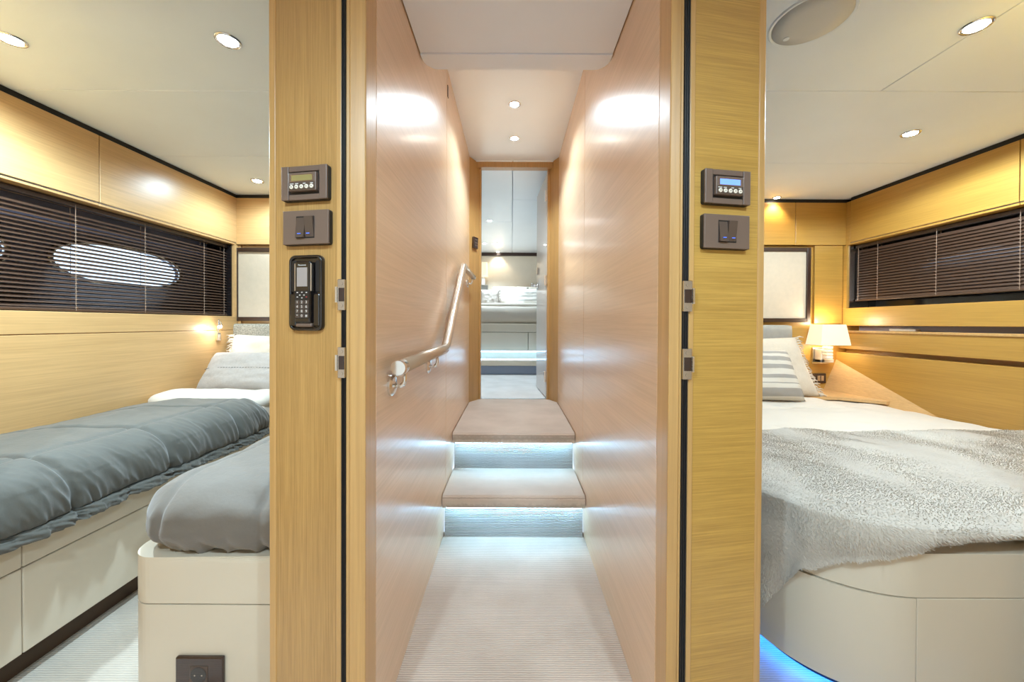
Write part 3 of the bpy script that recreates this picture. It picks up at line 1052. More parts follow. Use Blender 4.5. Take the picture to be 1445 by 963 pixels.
def blind(label, x, y0, y1, ztop, zbot, pitch, tilt, cords, s, tail):
    """s: side of the hull (-1 left, +1 right); tilt in degrees, room edge down"""
    e = thing('venetian_blind', label, 'blind', (x, (y0 + y1) / 2, zbot), group='venetian blinds')
    obj('head_rail', box(x - 0.014, x + 0.014, y0, y1, ztop - 0.022, ztop, 0.002), 'slat_edge', e)
    obj('bottom_rail', box(x - 0.013, x + 0.013, y0, y1, zbot, zbot + 0.014, 0.003), 'slat_brown', e)
    n = int((ztop - 0.03 - zbot - 0.022) / pitch)
    bm = bmesh.new()
    hw_ = 0.0125
    rows = []
    ct, st = math.cos(R(tilt)), math.sin(R(tilt))
    for k in range(5):
        q = -1 + 2 * k / 4
        u, c_ = q * hw_, 0.0022 * (1 - q * q)
        # room side (-s direction) goes down
        rows.append((s * (u * ct) - s * c_ * st * 0, u * st + c_ * ct))
    up = [[bm.verts.new((dx, yy, dz)) for yy in (y0 + 0.003, y1 - 0.003)] for dx, dz in rows]
    dn = [[bm.verts.new((dx, yy, dz - 0.0006)) for yy in (y0 + 0.003, y1 - 0.003)] for dx, dz in rows]
    for k in range(4):
        bm.faces.new((up[k][0], up[k][1], up[k + 1][1], up[k + 1][0]))
        bm.faces.new((dn[k][0], dn[k + 1][0], dn[k + 1][1], dn[k][1]))
    bm.faces.new((up[0][0], dn[0][0], dn[0][1], up[0][1]))
    bm.faces.new((up[4][0], up[4][1], dn[4][1], dn[4][0]))
    first = None
    for k in range(n):
        if first is None:
            first = obj('slat', bm, 'slat_brown', e, smooth=False, world=False)
            o = first
        else:
            o = first.copy()
            COL.objects.link(o)
        o.parent = e
        o.location = (0, -e.location.y, zbot + 0.026 + k * pitch - e.location.z)
    for yc in cords:
        bm = bmesh.new()
        for dx in (-0.0135, 0.0135):
            tube(bm, [(x + dx, yc, zbot + 0.005), (x + dx, yc, ztop - 0.01)], 0.0013, 6)
        for k in range(n):
            zz = zbot + 0.024 + k * pitch
            tube(bm, [(x - s * 0.0135, yc - 0.004, zz - 0.012 * st), (x - s * 0.0145, yc + 0.006, zz - 0.012 * st + 0.004)], 0.0014, 5)
        obj('ladder_cord', bm, 'cord', e)
    return e


# left cabin ------------------------------------------------------------
ZWB, ZWT = 1.106, 1.650
w = setting('wall_left', label='oak panelled side wall of the left cabin')
XH0 = -2.30
obj('hull', oval_wall(bmesh.new(), XH0 - 0.03, XH0, 0.93, YL, 1.0, 1.72, [(1.33, 1.385, 0.37, 0.108), (2.235, 1.385, 0.36, 0.108)]), 'hull_lining', w)
obj('hull_upper', box(XH0 - 0.03, XH0, 0.93, YL, 1.72, ZC), 'hull_dark', w)
obj('hull_lower', box(XH0 - 0.03, XH0, 0.93, YL, 0, 1.0), 'hull_dark', w)
obj('sill_panel', box(XH0, XWL, 0.93, YL, 1.005, ZWB, 0.002), 'oak_left', w)
obj('shadow_joint', box(XH0, XWL - 0.006, 0.93, YL, 1.000, 1.006), 'oak_frame', w)
obj('lower_panel', box(XWL - 0.04, XWL, 0.93, YL, 0.0, 1.001, 0.002), 'oak_left', w)
obj('window_end', box(XH0, XWL, 2.845, YL, ZWB, ZWT), 'oak_left', w)
obj('window_end_gloss', box(XH0, XWL - 0.02, 2.835, 2.845, ZWB, ZWT), 'black_gloss', w)
bm = bmesh.new()
va = [bm.verts.new(q) for q in ((XWL, YL, 0.80), (XWL, 2.42, 0.58), (XWL + 0.14, YL, 0.58), (XWL, YL, 0.5), (XWL, 2.42, 0.5), (XWL + 0.14, YL, 0.5))]
bm.faces.new((va[0], va[1], va[2])); bm.faces.new((va[1], va[2], va[5], va[4])); bm.faces.new((va[0], va[1], va[4], va[3])); bm.faces.new((va[0], va[2], va[5], va[3])); bm.faces.new((va[3], va[4], va[5]))
obj('corner_facet', bm, 'oak_left', w)
porthole('window_1', XH0, -1, 2.235, 1.385, 0.36, 0.108)
porthole('window_2', XH0, -1, 1.33, 1.385, 0.37, 0.108)
blind('open dark brown venetian blind over the left cabin porthole', -2.16, 0.95, 2.835, ZWT - 0.005, ZWB + 0.004, 0.0195, 36, (1.09, 1.85, 2.20, 2.62, 2.80), -1, 0)

def cabinet_run(prefix_label, xf, s, y0, y1, seams, z0, z1, mat, matx, labels):
    ys = [y0] + seams + [y1]
    for (a, b_), lab in zip(zip(ys, ys[1:]), labels):
        e = thing('overhead_cabinet', lab, 'cabinet', (xf, (a + b_) / 2, z0), group='overhead cabinets')
        xo = xf + s * 0.19
        obj('body', box(*sorted((xf + s * 0.020, xo)), a + 0.001, b_ - 0.001, z0 + 0.012, z1 - 0.028), 'shadow_gap', e)
        obj('door', box(*sorted((xf, xf + s * 0.019)), a + 0.002, b_ - 0.002, z0 + 0.018, z1 - 0.028, 0.0012, 1), mat, e)
        obj('bottom_board', box(*sorted((xf + s * 0.002, xo)), a + 0.001, b_ - 0.001, z0, z0 + 0.012, 0.002, 1), mat, e)
        obj('light_rail', box(*sorted((xf + s * 0.002, xf + s * 0.012)), a + 0.001, b_ - 0.001, z0 + 0.0122, z0 + 0.0165), 'steel', e)
        obj('top_gap', box(*sorted((xf + s * 0.006, xo)), a, b_, z1 - 0.028, z1 - 0.001), 'shadow_gap', e)


cabinet_run('', XWL, -1, 0.94, YL - 0.03, [1.916], ZWT, ZC, 'oak_left', 'oak_left_x',
            ['overhead oak cabinet at the near end above left blind', 'overhead oak cabinet above left blind next to back wall'])

w = setting('wall_left_cabin_back')
obj('panel', box(-2.36, -0.40, YL, YL + 0.06, 0, ZC), 'oak_left_x', w)
obj('upper_board', box(XWL - 0.1, -0.42, YL - 0.035, YL, ZWT + 0.005, ZC - 0.028, 0.002), 'oak_left_x', w)
obj('top_gap', box(XWL - 0.1, -0.42, YL - 0.028, YL, ZC - 0.028, ZC - 0.001), 'shadow_gap', w)
obj('corner_post', box(XWL - 0.02, XWL + 0.02, YL - 0.02, YL, 1.0, ZWT), 'oak_left', w)

e = thing('framed_panel', 'cream linen wall panel in dark frame above left headboard', 'wall panel', (-1.75, YL - 0.03, 1.08), group='framed linen panels')
a0, a1 = P(331, 350, 1, YL - 0.02), P(331, 453, 1, YL - 0.02)
x0 = a0.x; z1, z0 = a0.z, a1.z
for q in ((x0, x0 + 0.03, z0, z1), (-0.55, -0.52, z0, z1), (x0 + 0.03, -0.55, z1 - 0.03, z1), (x0 + 0.03, -0.55, z0, z0 + 0.03)):
    obj('frame_rail', box(q[0], q[1], YL - 0.035, YL, q[2], q[3], 0.003), 'wenge', e)
obj('linen', box(x0 + 0.03, -0.55, YL - 0.022, YL, z0 + 0.03, z1 - 0.03), 'linen_panel', e)
hb0 = P(326, 457, 1, YL - 0.06)
e = thing('headboard', 'grey tweed padded headboard behind the cream fringed pillow', 'headboard', (-1.75, YL - 0.03, 0.5))
obj('pad', roundbox(hb0.x, -1.36, YL - 0.07, YL - 0.001, 0.45, hb0.z, 0.02, 0.02, 0.02, 0.03), 'tweed', e, smooth=True)

# reading lamp
e = thing('reading_lamp', 'small chrome reading lamp glowing beside the left bed', 'lamp', (-2.09, 2.66, 0.93))
obj('base', box(-2.10, -2.080, 2.655, 2.685, 0.93, 0.985, 0.004), 'chrome', e)
obj('stem', tube(bmesh.new(), smooth_path([(-2.09, 2.67, 0.98), (-2.088, 2.665, 1.04), (-2.070, 2.65, 1.085), (-2.055, 2.64, 1.05)], 0.03), 0.0045, 10), 'chrome', e, smooth=True)
bm = bmesh.new(); tube(bm, [(-2.060, 2.645, 1.062), (-2.045, 2.63, 1.03)], [0.010, 0.015], 16)
obj('head', bm, 'chrome', e, smooth=False)
bm = bmesh.new(); tube(bm, [(-2.0455, 2.6305, 1.031), (-2.0425, 2.6275, 1.025)], [0.0135, 0.010], 16)
obj('bulb', bm, 'reading_lens', e)
ld = bpy.data.lights.new('reading_lamp_light', 'POINT'); ld.energy = 0.18; ld.color = (1.0, 0.95, 0.85); ld.shadow_soft_size = 0.015
lo = bpy.data.objects.new('reading_lamp_light', ld); COL.objects.link(lo); lo.parent = e
lo.location = Vector((-2.035, 2.61, 1.012)) - Vector(e.location)

# left cabin beds ---------------------------------------------------------
XB = -1.43
e = thing('single_bed', 'cream based single bed along the left cabin wall', 'bed', (-1.76, 1.9, 0), group='single beds in the left cabin')
obj('toe_kick', box(XWL + 0.001, XB - 0.05, 0.95, YL - 0.001, 0.0, 0.085), 'toe_brown', e)
obj('carcass', box(XWL + 0.001, XB - 0.012, 0.95, YL - 0.001, 0.086, 0.40), 'shadow_gap', e)
for y0, y1 in ((0.95, 1.092), (1.0945, YL - 0.002)):
    obj('drawer_front', box(XB - 0.015, XB, y0, y1, 0.085, 0.337, 0.003), 'lacquer_cream', e)
    obj('side_rail', box(XB - 0.015, XB, y0, y1, 0.340, 0.43, 0.003), 'lacquer_cream', e)
obj('mattress', roundbox(XWL + 0.005, XB + 0.004, 0.96, YL - 0.075, 0.402, 0.575, 0.05, 0.05, 0.05, 0.04,
                         lambda p, n: 0.005 * ns(p.x * 4, p.y * 4, p.z * 6)), 'sheet_white', e, smooth=True)


def quilt(seams_x, seams_y, seed, depth=0.016, zb=0.44, wr=1.0):
    def dsp(p, n):
        a = min([abs(p.x - s) for s in seams_x] + [9])
        b_ = min([abs(p.y - s) for s in seams_y] + [9])
        d_ = -depth * math.exp(-(a / 0.011) ** 2) - depth * math.exp(-(b_ / 0.011) ** 2)
        d_ += 0.012 * ns(p.x * 3 + seed, p.y * 3, p.z * 3)
        side_ = max(0.0, 1 - abs(n.z))
        low = max(0.0, min(1.0, (zb + 0.09 - p.z) / 0.09))
        f1 = 1 - 2 * abs(ns(p.x * 15 + seed + p.z * 6, p.y * 15, p.z * 4))
        f2 = 1 - 2 * abs(ns(p.x * 34 + seed, p.y * 34, p.z * 6))
        f3 = 1 - 2 * abs(ns(p.x * 20 + p.z * 30, p.y * 20, p.z * 25 + seed))
        near = max(0.0, 1 - a / 0.07)
        d_ += wr * low * (0.011 * f1 + 0.008 * f2) + wr * side_ * near * 0.008 * f3
        d_ += wr * 0.0045 * (1 - 2 * abs(ns(p.x * 7 + p.y * 5 + seed, p.y * 9, p.z * 18)))
        return d_
    return dsp


def seam_line(pts, parent, name='stitching', r=0.0022):
    obj(name, tube(bmesh.new(), pts, r, 6), 'stitch', parent)


def ridge(x, y, z=0.0):
    return 1.0 - 2.0 * abs(noise.noise((x, y, z)))


def gathered_duvet():
    prof = []
    X0, XS, ZT = XWL + 0.012, -1.515, 0.640
    n1 = 40
    for k in range(n1):
        t_ = k / n1
        prof.append((X0 + (XS - X0) * t_, 0.598 + (ZT - 0.598) * min(1, t_ * 2.2) ** 0.7, 0.0))
    n2 = 60
    for k in range(n2 + 1):
        a = math.pi / 2 * 1.28 * k / n2
        prof.append((XS + 0.125 * math.sin(a), ZT - 0.105 + 0.105 * math.cos(a) - 0.030 * (k / n2) ** 2, k / n2))
    xe, ze = prof[-1][0], prof[-1][1]
    ntop = len(prof)
    for k in range(1, 13):
        t_ = k / 12
        prof.append((xe + 0.010 * math.sin(t_ * 2.2), ze - 0.032 * t_, 1.0 + t_))
    y0, y1, NY = 0.92, 2.17, 330
    seams = [1.16, 1.50, 1.88]
    bm = bmesh.new()
    g = []
    seam_pts = []
    for j in range(NY + 1):
        y = y0 + (y1 - y0) * j / NY
        end = max(0.0, (y - (y1 - 0.11)) / 0.11)
        sq = math.sqrt(max(0.0, 1 - end * end))
        row = []
        for i, (x, z, q) in enumerate(prof):
            nx = nz = 0.0
            p0, p1 = prof[max(0, i - 1)], prof[min(len(prof) - 1, i + 1)]
            tx, tz = p1[0] - p0[0], p1[1] - p0[1]
            l_ = math.hypot(tx, tz) or 1
            nx, nz = -tz / l_, tx / l_
            if nx * 1 + nz * 1 < 0 and q < 0.6:
                nx, nz = -nx, -nz
            if q >= 0.6:
                nx, nz = abs(nx), nz * 0.3
            side = min(1.0, q)
            ds = min(abs(y - s_ - 0.03 * side) for s_ in seams)
            dl = abs(x - XS) if q < 0.25 else 9
            d_ = -0.016 * math.exp(-(ds / 0.012) ** 2) * (1 - 0.4 * (q > 1)) - 0.012 * math.exp(-(dl / 0.012) ** 2)
            d_ += 0.010 * ns(x * 4, y * 3, z * 4) + 0.014 * side * math.sin(math.pi * min(1, ds / 0.17))
            w_ = side ** 1.3
            yy = y - 0.10 * q
            d_ += 0.0085 * w_ * ridge(yy * 17, q * 1.6, 2.0) + 0.006 * w_ * ridge(yy * 38, q * 2.2, 5.0)
            d_ += 0.010 * max(0.0, 1 - ds / 0.10) * w_ * ridge(yy * 30, q * 2.0, 9.0)
            d_ += 0.0035 * ns(x * 9 + y * 16, y * 5, 3.0) + 0.002 * ridge(x * 14 + y * 9, y * 7, 1.0) * (1 - side)
            if q > 1.0:
                d_ += 0.012 * (q - 1) * ridge(y * 30, 0.3, 7.0) + 0.004 * ns(y * 80, q, 1)
            if abs(q - 1.0) < 0.02:
                d_ -= 0.006
            zc_ = 0.50
            X = x + nx * d_
            Z = z + nz * d_
            Z = zc_ + (Z - zc_) * (0.25 + 0.75 * sq) if Z > zc_ else Z
            X = X - (0.03 * (1 - sq) * side)
            row.append(bm.verts.new((max(X, XWL + 0.004), y, Z)))
        g.append(row)
        seam_pts.append(row[ntop - 1].co.copy())
    for j in range(NY):
        for i in range(len(prof) - 1):
            bm.faces.new((g[j][i], g[j + 1][i], g[j + 1][i + 1], g[j][i + 1]))
    long_ = [g[j][n1].co.copy() + Vector((0, 0, 0.0006)) for j in range(0, NY - 26, 2)]
    bm.faces.new([v for v in g[NY]])
    return bm, seam_pts, long_


dv = thing('duvet', 'sage grey quilted duvet spread on the bed along left wall', 'duvet', (-1.75, 1.6, 0.57), group='quilted duvets')
bm, sp_, ln_ = gathered_duvet()
obj('quilt', bm, 'duvet_sage', dv, smooth=True)
obj('hem_seam', tube(bmesh.new(), [p_ + Vector((0.001, 0, 0)) for p_ in sp_[:-8:2]], 0.0016, 5), 'stitch', dv)
obj('long_seam', tube(bmesh.new(), ln_, 0.0012, 5), 'stitch', dv)
sh = thing('folded_sheet', 'white sheet folded back over the sage grey duvet', 'sheet', (-1.75, 2.2, 0.57))
obj('fold', roundbox(XWL + 0.01, -1.40, 2.10, 2.34, 0.555, 0.655, 0.12, 0.07, 0.045, 0.018,
                     lambda p, n: 0.010 * ns(p.x * 5, p.y * 8, 1.5) + 0.004 * ns(p.x * 20, p.y * 20, 0)), 'sheet_white', sh, smooth=True)
obj('drape', roundbox(-1.46, -1.405, 2.10, 2.83, 0.43, 0.59, 0.02, 0.04, 0.04, 0.02,
                      lambda p, n: 0.006 * ns(p.y * 9, p.z * 5, 3.5)), 'sheet_white', sh, smooth=True)

pillow('pillow', 'cream fringed pillow against the tweed headboard', (-1.73, 2.66, 0.585), 0.0, R(-14), 0.62, 0.40, 0.15, 'pillow_cream', 0.4, (-1, 1), 'pillow_cream', 'pillows on the left wall bed')
pg = pillow('pillow', 'light grey pillow lying in front of cream fringed pillow', (-1.755, 2.44, 0.59), 0.0, R(-30), 0.60, 0.30, 0.17, 'pillow_grey', 6.4, None, None, 'pillows on the left wall bed', 0.05)
bm = bmesh.new()
for k in range(30):
    u = -0.27 + 0.018 * k
    th = 0.085 * max(0.0, 1 - (u / 0.30) ** 4) ** 0.5
    tube(bm, [(u, -th - 0.001, 0.155), (u + 0.010, -th - 0.001, 0.156)], 0.0016, 5)
obj('stitching', bm, 'stitch', pg, world=False, kind='stuff')

# the nearer single bed
XF0, YF0 = -1.05, 1.007
e = thing('single_bed', 'nearer single bed with rounded cream foot beside the left post', 'bed', (-0.73, 1.9, 0), group='single beds in the left cabin')


def round_left_front(x0, x1, y0, y1, r, n=10):
    pts = [(x1, y0), (x1, y1), (x0, y1)]
    for k in range(n + 1):
        a = math.pi + math.pi / 2 * k / n
        pts.append((x0 + r + r * math.cos(a), y0 + r + r * math.sin(a)))
    return pts


obj('toe_kick', prism(bmesh.new(), round_left_front(XF0 + 0.04, -0.402, YF0 + 0.04, YL - 0.001, 0.06), 0.0, 0.05), 'toe_brown', e)
obj('carcass', prism(bmesh.new(), round_left_front(XF0 + 0.006, -0.402, YF0 + 0.006, YL - 0.001, 0.07), 0.051, 0.40), 'shadow_gap', e)
bm = prism(bmesh.new(), round_left_front(XF0, -0.402, YF0, YL - 0.001, 0.075), 0.05, 0.2965)
obj('base_panel', bm, 'lacquer_cream', e)
bm = prism(bmesh.new(), round_left_front(XF0, -0.402, YF0, YL - 0.001, 0.075), 0.3, 0.425)
tops = [ed for ed in bm.edges if all(abs(v.co.z - 0.425) < 1e-5 for v in ed.verts)]
bmesh.ops.bevel(bm, geom=tops, offset=0.014, segments=4, affect='EDGES', profile=0.5)
obj('top_band', bm, 'lacquer_cream', e)
obj('mattress', roundbox(XF0 + 0.03, -0.405, YF0 + 0.04, YL - 0.075, 0.42, 0.52, 0.06, 0.06, 0.045, 0.05), 'sheet_white', e, smooth=True)
dv = thing('duvet', 'grey quilted duvet bulging over foot of the nearer bed', 'duvet', (-0.73, 1.6, 0.45), group='quilted duvets')
obj('quilt', roundbox(XF0 - 0.010, -0.405, YF0 - 0.008, 2.3, 0.416, 0.612, 0.17, 0.15, 0.088, 0.009,
                      quilt([-0.947, -0.675], [1.42, 1.82], 8.2, 0.012, 0.43, 1.0)), 'duvet_grey', dv, smooth=True)
pillow('pillow', 'pale pillow at the head of the nearer single bed', (-0.75, 2.6, 0.53), 0.0, R(-25), 0.55, 0.36, 0.15, 'pillow_cream', 7.7)

so = P(285, 948, 1, YF0)
e = thing('power_socket', 'dark brown power socket on foot of the nearer bed', 'socket', (so.x, YF0, so.z), group='wall sockets')
obj('plate', box(-0.0635, 0.0635, -0.010, 0.0, -0.046, 0.046, 0.003), 'brown_gloss', e, world=False)
obj('insert', box(-0.024, 0.024, -0.0115, -0.009, -0.024, 0.024, 0.001, 1), 'taupe_dark', e, world=False)
bm = bmesh.new(); lathe(bm, [(0.0215, -0.0125), (0.0205, -0.0118), (0.0195, -0.0105), (0.003, -0.0105)], (0, 0, 0), 'Y', 28)
obj('well', bm, 'black_gloss', e, world=False)
for s in (-1, 1):
    bm = bmesh.new(); lathe(bm, [(0.0022, -0.0126), (0.0022, -0.0105)], (s * 0.0095, 0, 0), 'Y', 10)
    obj('contact', bm, 'steel', e, world=False)

# right cabin -------------------------------------------------------------
ZRB, ZRT = 1.19, 1.675
XH1 = 2.80
w = setting('wall_right', label='golden oak panelled side wall of the right cabin')
obj('hull', oval_wall(bmesh.new(), XH1, XH1 + 0.03, 0.93, YR, 1.0, 1.72, [(1.25, 1.42, 0.28, 0.10), (2.25, 1.42, 0.36, 0.10)]), 'hull_lining', w)
obj('hull_upper', box(XH1, XH1 + 0.03, 0.93, YR, 1.72, ZC), 'hull_dark', w)
obj('hull_lower', box(XH1, XH1 + 0.03, 0.93, YR, 0, 1.0), 'hull_dark', w)
obj('sill_panel', box(XWR, XH1, 0.93, YR, 1.055, ZRB, 0.002), 'oak_right', w)
obj('shelf_back', box(XWR + 0.10, XH1, 0.93, YR, 1.0, 1.055), 'shelf_painted_daylight', w)
obj('shelf_end', box(XWR, XWR + 0.10, 2.90, YR, 1.0, 1.055), 'oak_right', w)
obj('shelf_panel', box(XWR - 0.015, XH1, 0.93, YR, 0.878, 1.015, 0.003), 'oak_right', w)
obj('shelf_edge', box(XWR - 0.022, XWR + 0.02, 0.93, YR, 1.003, 1.019, 0.003), 'oak_solid', w)
obj('recess_back', box(XWR + 0.045, XH1, 0.93, YR, 0.848, 0.879), 'oak_right', w)
obj('lower_panel', box(XWR - 0.03, XWR + 0.05, 0.93, YR, 0.0, 0.849, 0.002), 'oak_right', w)
A, B, C_ = Vector((XWR - 0.03, YR, 0.79)), Vector((XWR - 0.15, YR, 0.50)), Vector((XWR - 0.03, 2.14, 0.47))
bm = bmesh.new()
va = [bm.verts.new(q) for q in (A, C_, B, Vector((A.x, A.y, 0.449)), Vector((C_.x, C_.y, 0.449)), Vector((B.x, B.y, 0.449)))]
bm.faces.new((va[0], va[1], va[2])); bm.faces.new((va[1], va[2], va[5], va[4])); bm.faces.new((va[0], va[1], va[4], va[3])); bm.faces.new((va[0], va[2], va[5], va[3])); bm.faces.new((va[3], va[4], va[5]))
obj('corner_facet', bm, 'oak_left', w)  # paler oak paints in the light this tilted face catches
obj('window_end', box(XWR, XH1, 2.90, YR, ZRB, ZRT), 'oak_right', w)
obj('window_end_gloss', box(XWR + 0.015, XH1, 2.892, 2.90, ZRB, ZRT), 'steel', w)
porthole('window_3', XH1, 1, 2.25, 1.42, 0.36, 0.10)
porthole('window_4', XH1, 1, 1.25, 1.42, 0.28, 0.10)
g = setting('window_5', (2.74, 1.9, 1.2), label='dark window glass behind the right blind')
obj('pane', box(2.738, 2.742, 0.94, 2.89, ZRB, ZRT), 'clear_pane', g)
blind('closed brown venetian blind over the right cabin window', 2.645, 0.95, 2.885, ZRT - 0.005, ZRB + 0.052, 0.0195, 56, (1.15, 1.95, 2.335, 2.71, 2.86), 1, 0)
cabinet_run('', XWR, 1, 0.94, YR - 0.075, [1.918], ZRT, ZC, 'oak_right', 'oak_right_x',
            ['overhead golden oak cabinet at right edge above right blind', 'long overhead golden oak cabinet above the right blind'])
w = setting('wall_right_cabin_back')
obj('panel', box(0.42, 2.83, YR, YR + 0.06, 0, ZC), 'oak_right_x', w)
sx = P(1122, 310, 1, YR - 0.03).x
obj('upper_board', box(0.44, sx - 0.0015, YR - 0.035, YR, ZRT + 0.005, ZC - 0.028, 0.002), 'oak_right_x', w)
obj('upper_board', box(sx + 0.0015, XWR + 0.02, YR - 0.035, YR, ZRT + 0.005, ZC - 0.028, 0.002), 'oak_right_x', w)
obj('corner_filler', box(XWR + 0.002, XWR + 0.03, YR - 0.074, YR - 0.036, ZRT, ZC - 0.028, 0.001, 1), 'oak_right', w)
obj('top_gap', box(0.44, XWR + 0.1, YR - 0.028, YR, ZC - 0.028, ZC - 0.001), 'shadow_gap', w)
pa, pb = P(1150, 345, 1, YR - 0.02), P(1188, 457, 1, YR - 0.02)
obj('side_board', box(pa.x, pb.x, YR - 0.022, YR, pb.z, ZRT + 0.003, 0.002), 'oak_right_x', w)

a0, a1 = P(1143, 350, 1, YR - 0.02), P(1143, 455, 1, YR - 0.02)
e = thing('framed_panel', 'cream linen wall panel in dark frame on the right cabin wall', 'wall panel', (1.6, YR - 0.03, a1.z), group='framed linen panels')
x1, z1, z0 = a0.x, a0.z, a1.z
for q in ((x1 - 0.03, x1, z0, z1), (0.60, 0.63, z0, z1), (0.63, x1 - 0.03, z1 - 0.03, z1), (0.63, x1 - 0.03, z0, z0 + 0.03)):
    obj('frame_rail', box(q[0], q[1], YR - 0.035, YR, q[2], q[3], 0.003), 'wenge', e)
obj('linen', box(0.63, x1 - 0.03, YR - 0.022, YR, z0 + 0.03, z1 - 0.03), 'linen_panel', e)
hb1 = P(1120, 459, 1, YR - 0.06)
e = thing('headboard', 'smooth grey leather headboard behind white pillows at right', 'headboard', (1.5, YR - 0.03, 0.4))
obj('pad', roundbox(0.62, hb1.x, YR - 0.06, YR - 0.001, 0.4, hb1.z, 0.02, 0.02, 0.02, 0.05), 'headboard_grey', e, smooth=True)

# sconce
s0 = P(1168, 487, 1, YR - 0.10)
e = thing('wall_sconce', 'crystal wall lamp with glowing cream shade on right cabin wall', 'lamp', (s0.x, YR, s0.z))
bp0 = P(1158, 502, 1, YR - 0.01)
obj('backplate', box(bp0.x - 0.065, bp0.x + 0.065, YR - 0.012, YR - 0.001, bp0.z - 0.065, bp0.z + 0.065, 0.004), 'chrome', e)
for q in ((bp0.x - 0.05, bp0.x - 0.02, bp0.z - 0.05, bp0.z + 0.055), (bp0.x - 0.05, bp0.x + 0.05, bp0.z - 0.05, bp0.z - 0.022)):
    obj('crystal_arm', box(q[0], q[1], YR - 0.075, YR - 0.012, q[2], q[3], 0.005), 'crystal', e)
for k in range(4):
    obj('crystal_block', box(s0.x - 0.024, s0.x + 0.024, YR - 0.124, YR - 0.076, s0.z - 0.105 + 0.024 * k, s0.z - 0.083 + 0.024 * k, 0.005), 'crystal', e)
bm = bmesh.new()
hb_, ht_ = 0.112, 0.088
q0 = [bm.verts.new((s0.x + sx_ * hb_, YR - 0.10 + sy_ * 0.075, s0.z)) for sx_, sy_ in ((-1, -1), (1, -1), (1, 1), (-1, 1))]
q1 = [bm.verts.new((s0.x + sx_ * ht_, YR - 0.10 + sy_ * 0.058, s0.z + 0.155)) for sx_, sy_ in ((-1, -1), (1, -1), (1, 1), (-1, 1))]
for k in range(4):
    bm.faces.new((q0[k], q0[(k + 1) % 4], q1[(k + 1) % 4], q1[k]))
obj('lamp_shade', bm, 'shade_cloth', e)
bm = bmesh.new(); lathe(bm, [(0.014, -0.03), (0.014, 0.02), (0.02, 0.05), (0.012, 0.085)], (s0.x, YR - 0.10, s0.z + 0.03), 'Z', 14)
obj('bulb', bm, 'lamp_lens_soft', e, smooth=True)
ld = bpy.data.lights.new('sconce_light', 'POINT'); ld.energy = 0.55; ld.color = C_WARM; ld.shadow_soft_size = 0.03
lo = bpy.data.objects.new('sconce_light', ld); COL.objects.link(lo); lo.parent = e
lo.location = Vector((s0.x, YR - 0.10, s0.z + 0.175)) - Vector(e.location)

for px, lab in ((1142, 'brown wall switch plate half behind the fringed pillow'), (1157, 'brown double switch plate under the crystal wall lamp')):
    c0 = P(px, 534, 1, YR - 0.005)
    e = thing('switch_plate', lab, 'switch', (c0.x, YR, c0.z), group='bedside switch plates')
    obj('plate', box(-0.045, 0.045, -0.010, 0.0, -0.038, 0.038, 0.003), 'brown_gloss', e, world=False)
    for s in (-1, 1):
        obj('rocker', box(*sorted((s * 0.002, s * 0.026)), -0.014, -0.009, -0.02, 0.02, 0.002, 1), 'steel' if px > 1150 else 'taupe_plastic', e, world=False)
c0 = P(1273, 464, 0, XWR + 0.03)
e = thing('remote_control', 'small white remote lying in the right wall shelf slot', 'remote', (XWR + 0.045, c0.y, 1.019))
obj('body', box(-0.02, 0.02, -0.085, 0.085, 0.0, 0.016, 0.006, 3), 'remote_white', e, world=False)
bm = bmesh.new(); lathe(bm, [(0.006, 0.0155), (0.006, 0.0175)], (0, -0.05, 0), 'Z', 12)
obj('button', bm, 'taupe_plastic', e, world=False)

e = thing('bedside_ledge', 'small oak bedside ledge under the switch plates at right', 'shelf', (2.30, YR - 0.1, 0.50))
bm = prism(bmesh.new(), [(2.02, YR - 0.001), (2.02, YR - 0.30), (2.30, YR - 0.30), (2.50, YR - 0.45), (2.545, YR - 0.45), (2.545, YR - 0.001)], 0.530, 0.552)
obj('board', bm, 'oak_left_x', e)

# double bed
XD0, XD1, YD0 = 0.80, 2.545, 1.0
e = thing('double_bed', 'double bed with rounded cream base in the right cabin', 'bed', (1.7, 1.9, 0))


def bed_outline(x0, x1, y0, y1, r, n=56, xa=None, xb=None):
    pts = [(x1, y1), (x0, y1)]
    for k in range(n + 1):
        a = math.pi + math.pi / 2 * k / n
        pts.append((x0 + r + r * math.cos(a), y0 + r + r * math.sin(a)))
    pts.append((x1, y0))
    return pts


RC = 0.30
obj('toe_kick', prism(bmesh.new(), bed_outline(XD0 + 0.06, XD1, YD0 + 0.06, YR - 0.07, RC - 0.06), 0.0, 0.055), 'black_rubber', e)
obj('led_strip', tube(bmesh.new(), [(x, y, 0.050) for x, y in bed_outline(XD0 + 0.045, XD1, YD0 + 0.045, YR - 0.09, RC - 0.045)[1:-1]], 0.005, 6), 'led_blue', e, label='blue light strip under the bed base')
obj('carcass', prism(bmesh.new(), bed_outline(XD0 + 0.008, XD1, YD0 + 0.008, YR - 0.07, RC - 0.008), 0.056, 0.42), 'shadow_gap', e)
obj('corner_panel', prism(bmesh.new(), bed_outline(XD0, 1.0865, YD0, YR - 0.07, RC - 0.016), 0.055, 0.327), 'lacquer_cream', e)
obj('drawer_front', box(1.0895, XD1, YD0, YD0 + 0.02, 0.055, 0.327, 0.002), 'lacquer_cream', e)
bm = prism(bmesh.new(), bed_outline(XD0, XD1, YD0, YR - 0.07, RC), 0.330, 0.448)
tops = [ed for ed in bm.edges if all(abs(v.co.z - 0.448) < 1e-5 for v in ed.verts)]
bmesh.ops.bevel(bm, geom=tops, offset=0.012, segments=3, affect='EDGES', profile=0.5)
obj('top_band', bm, 'lacquer_cream', e)
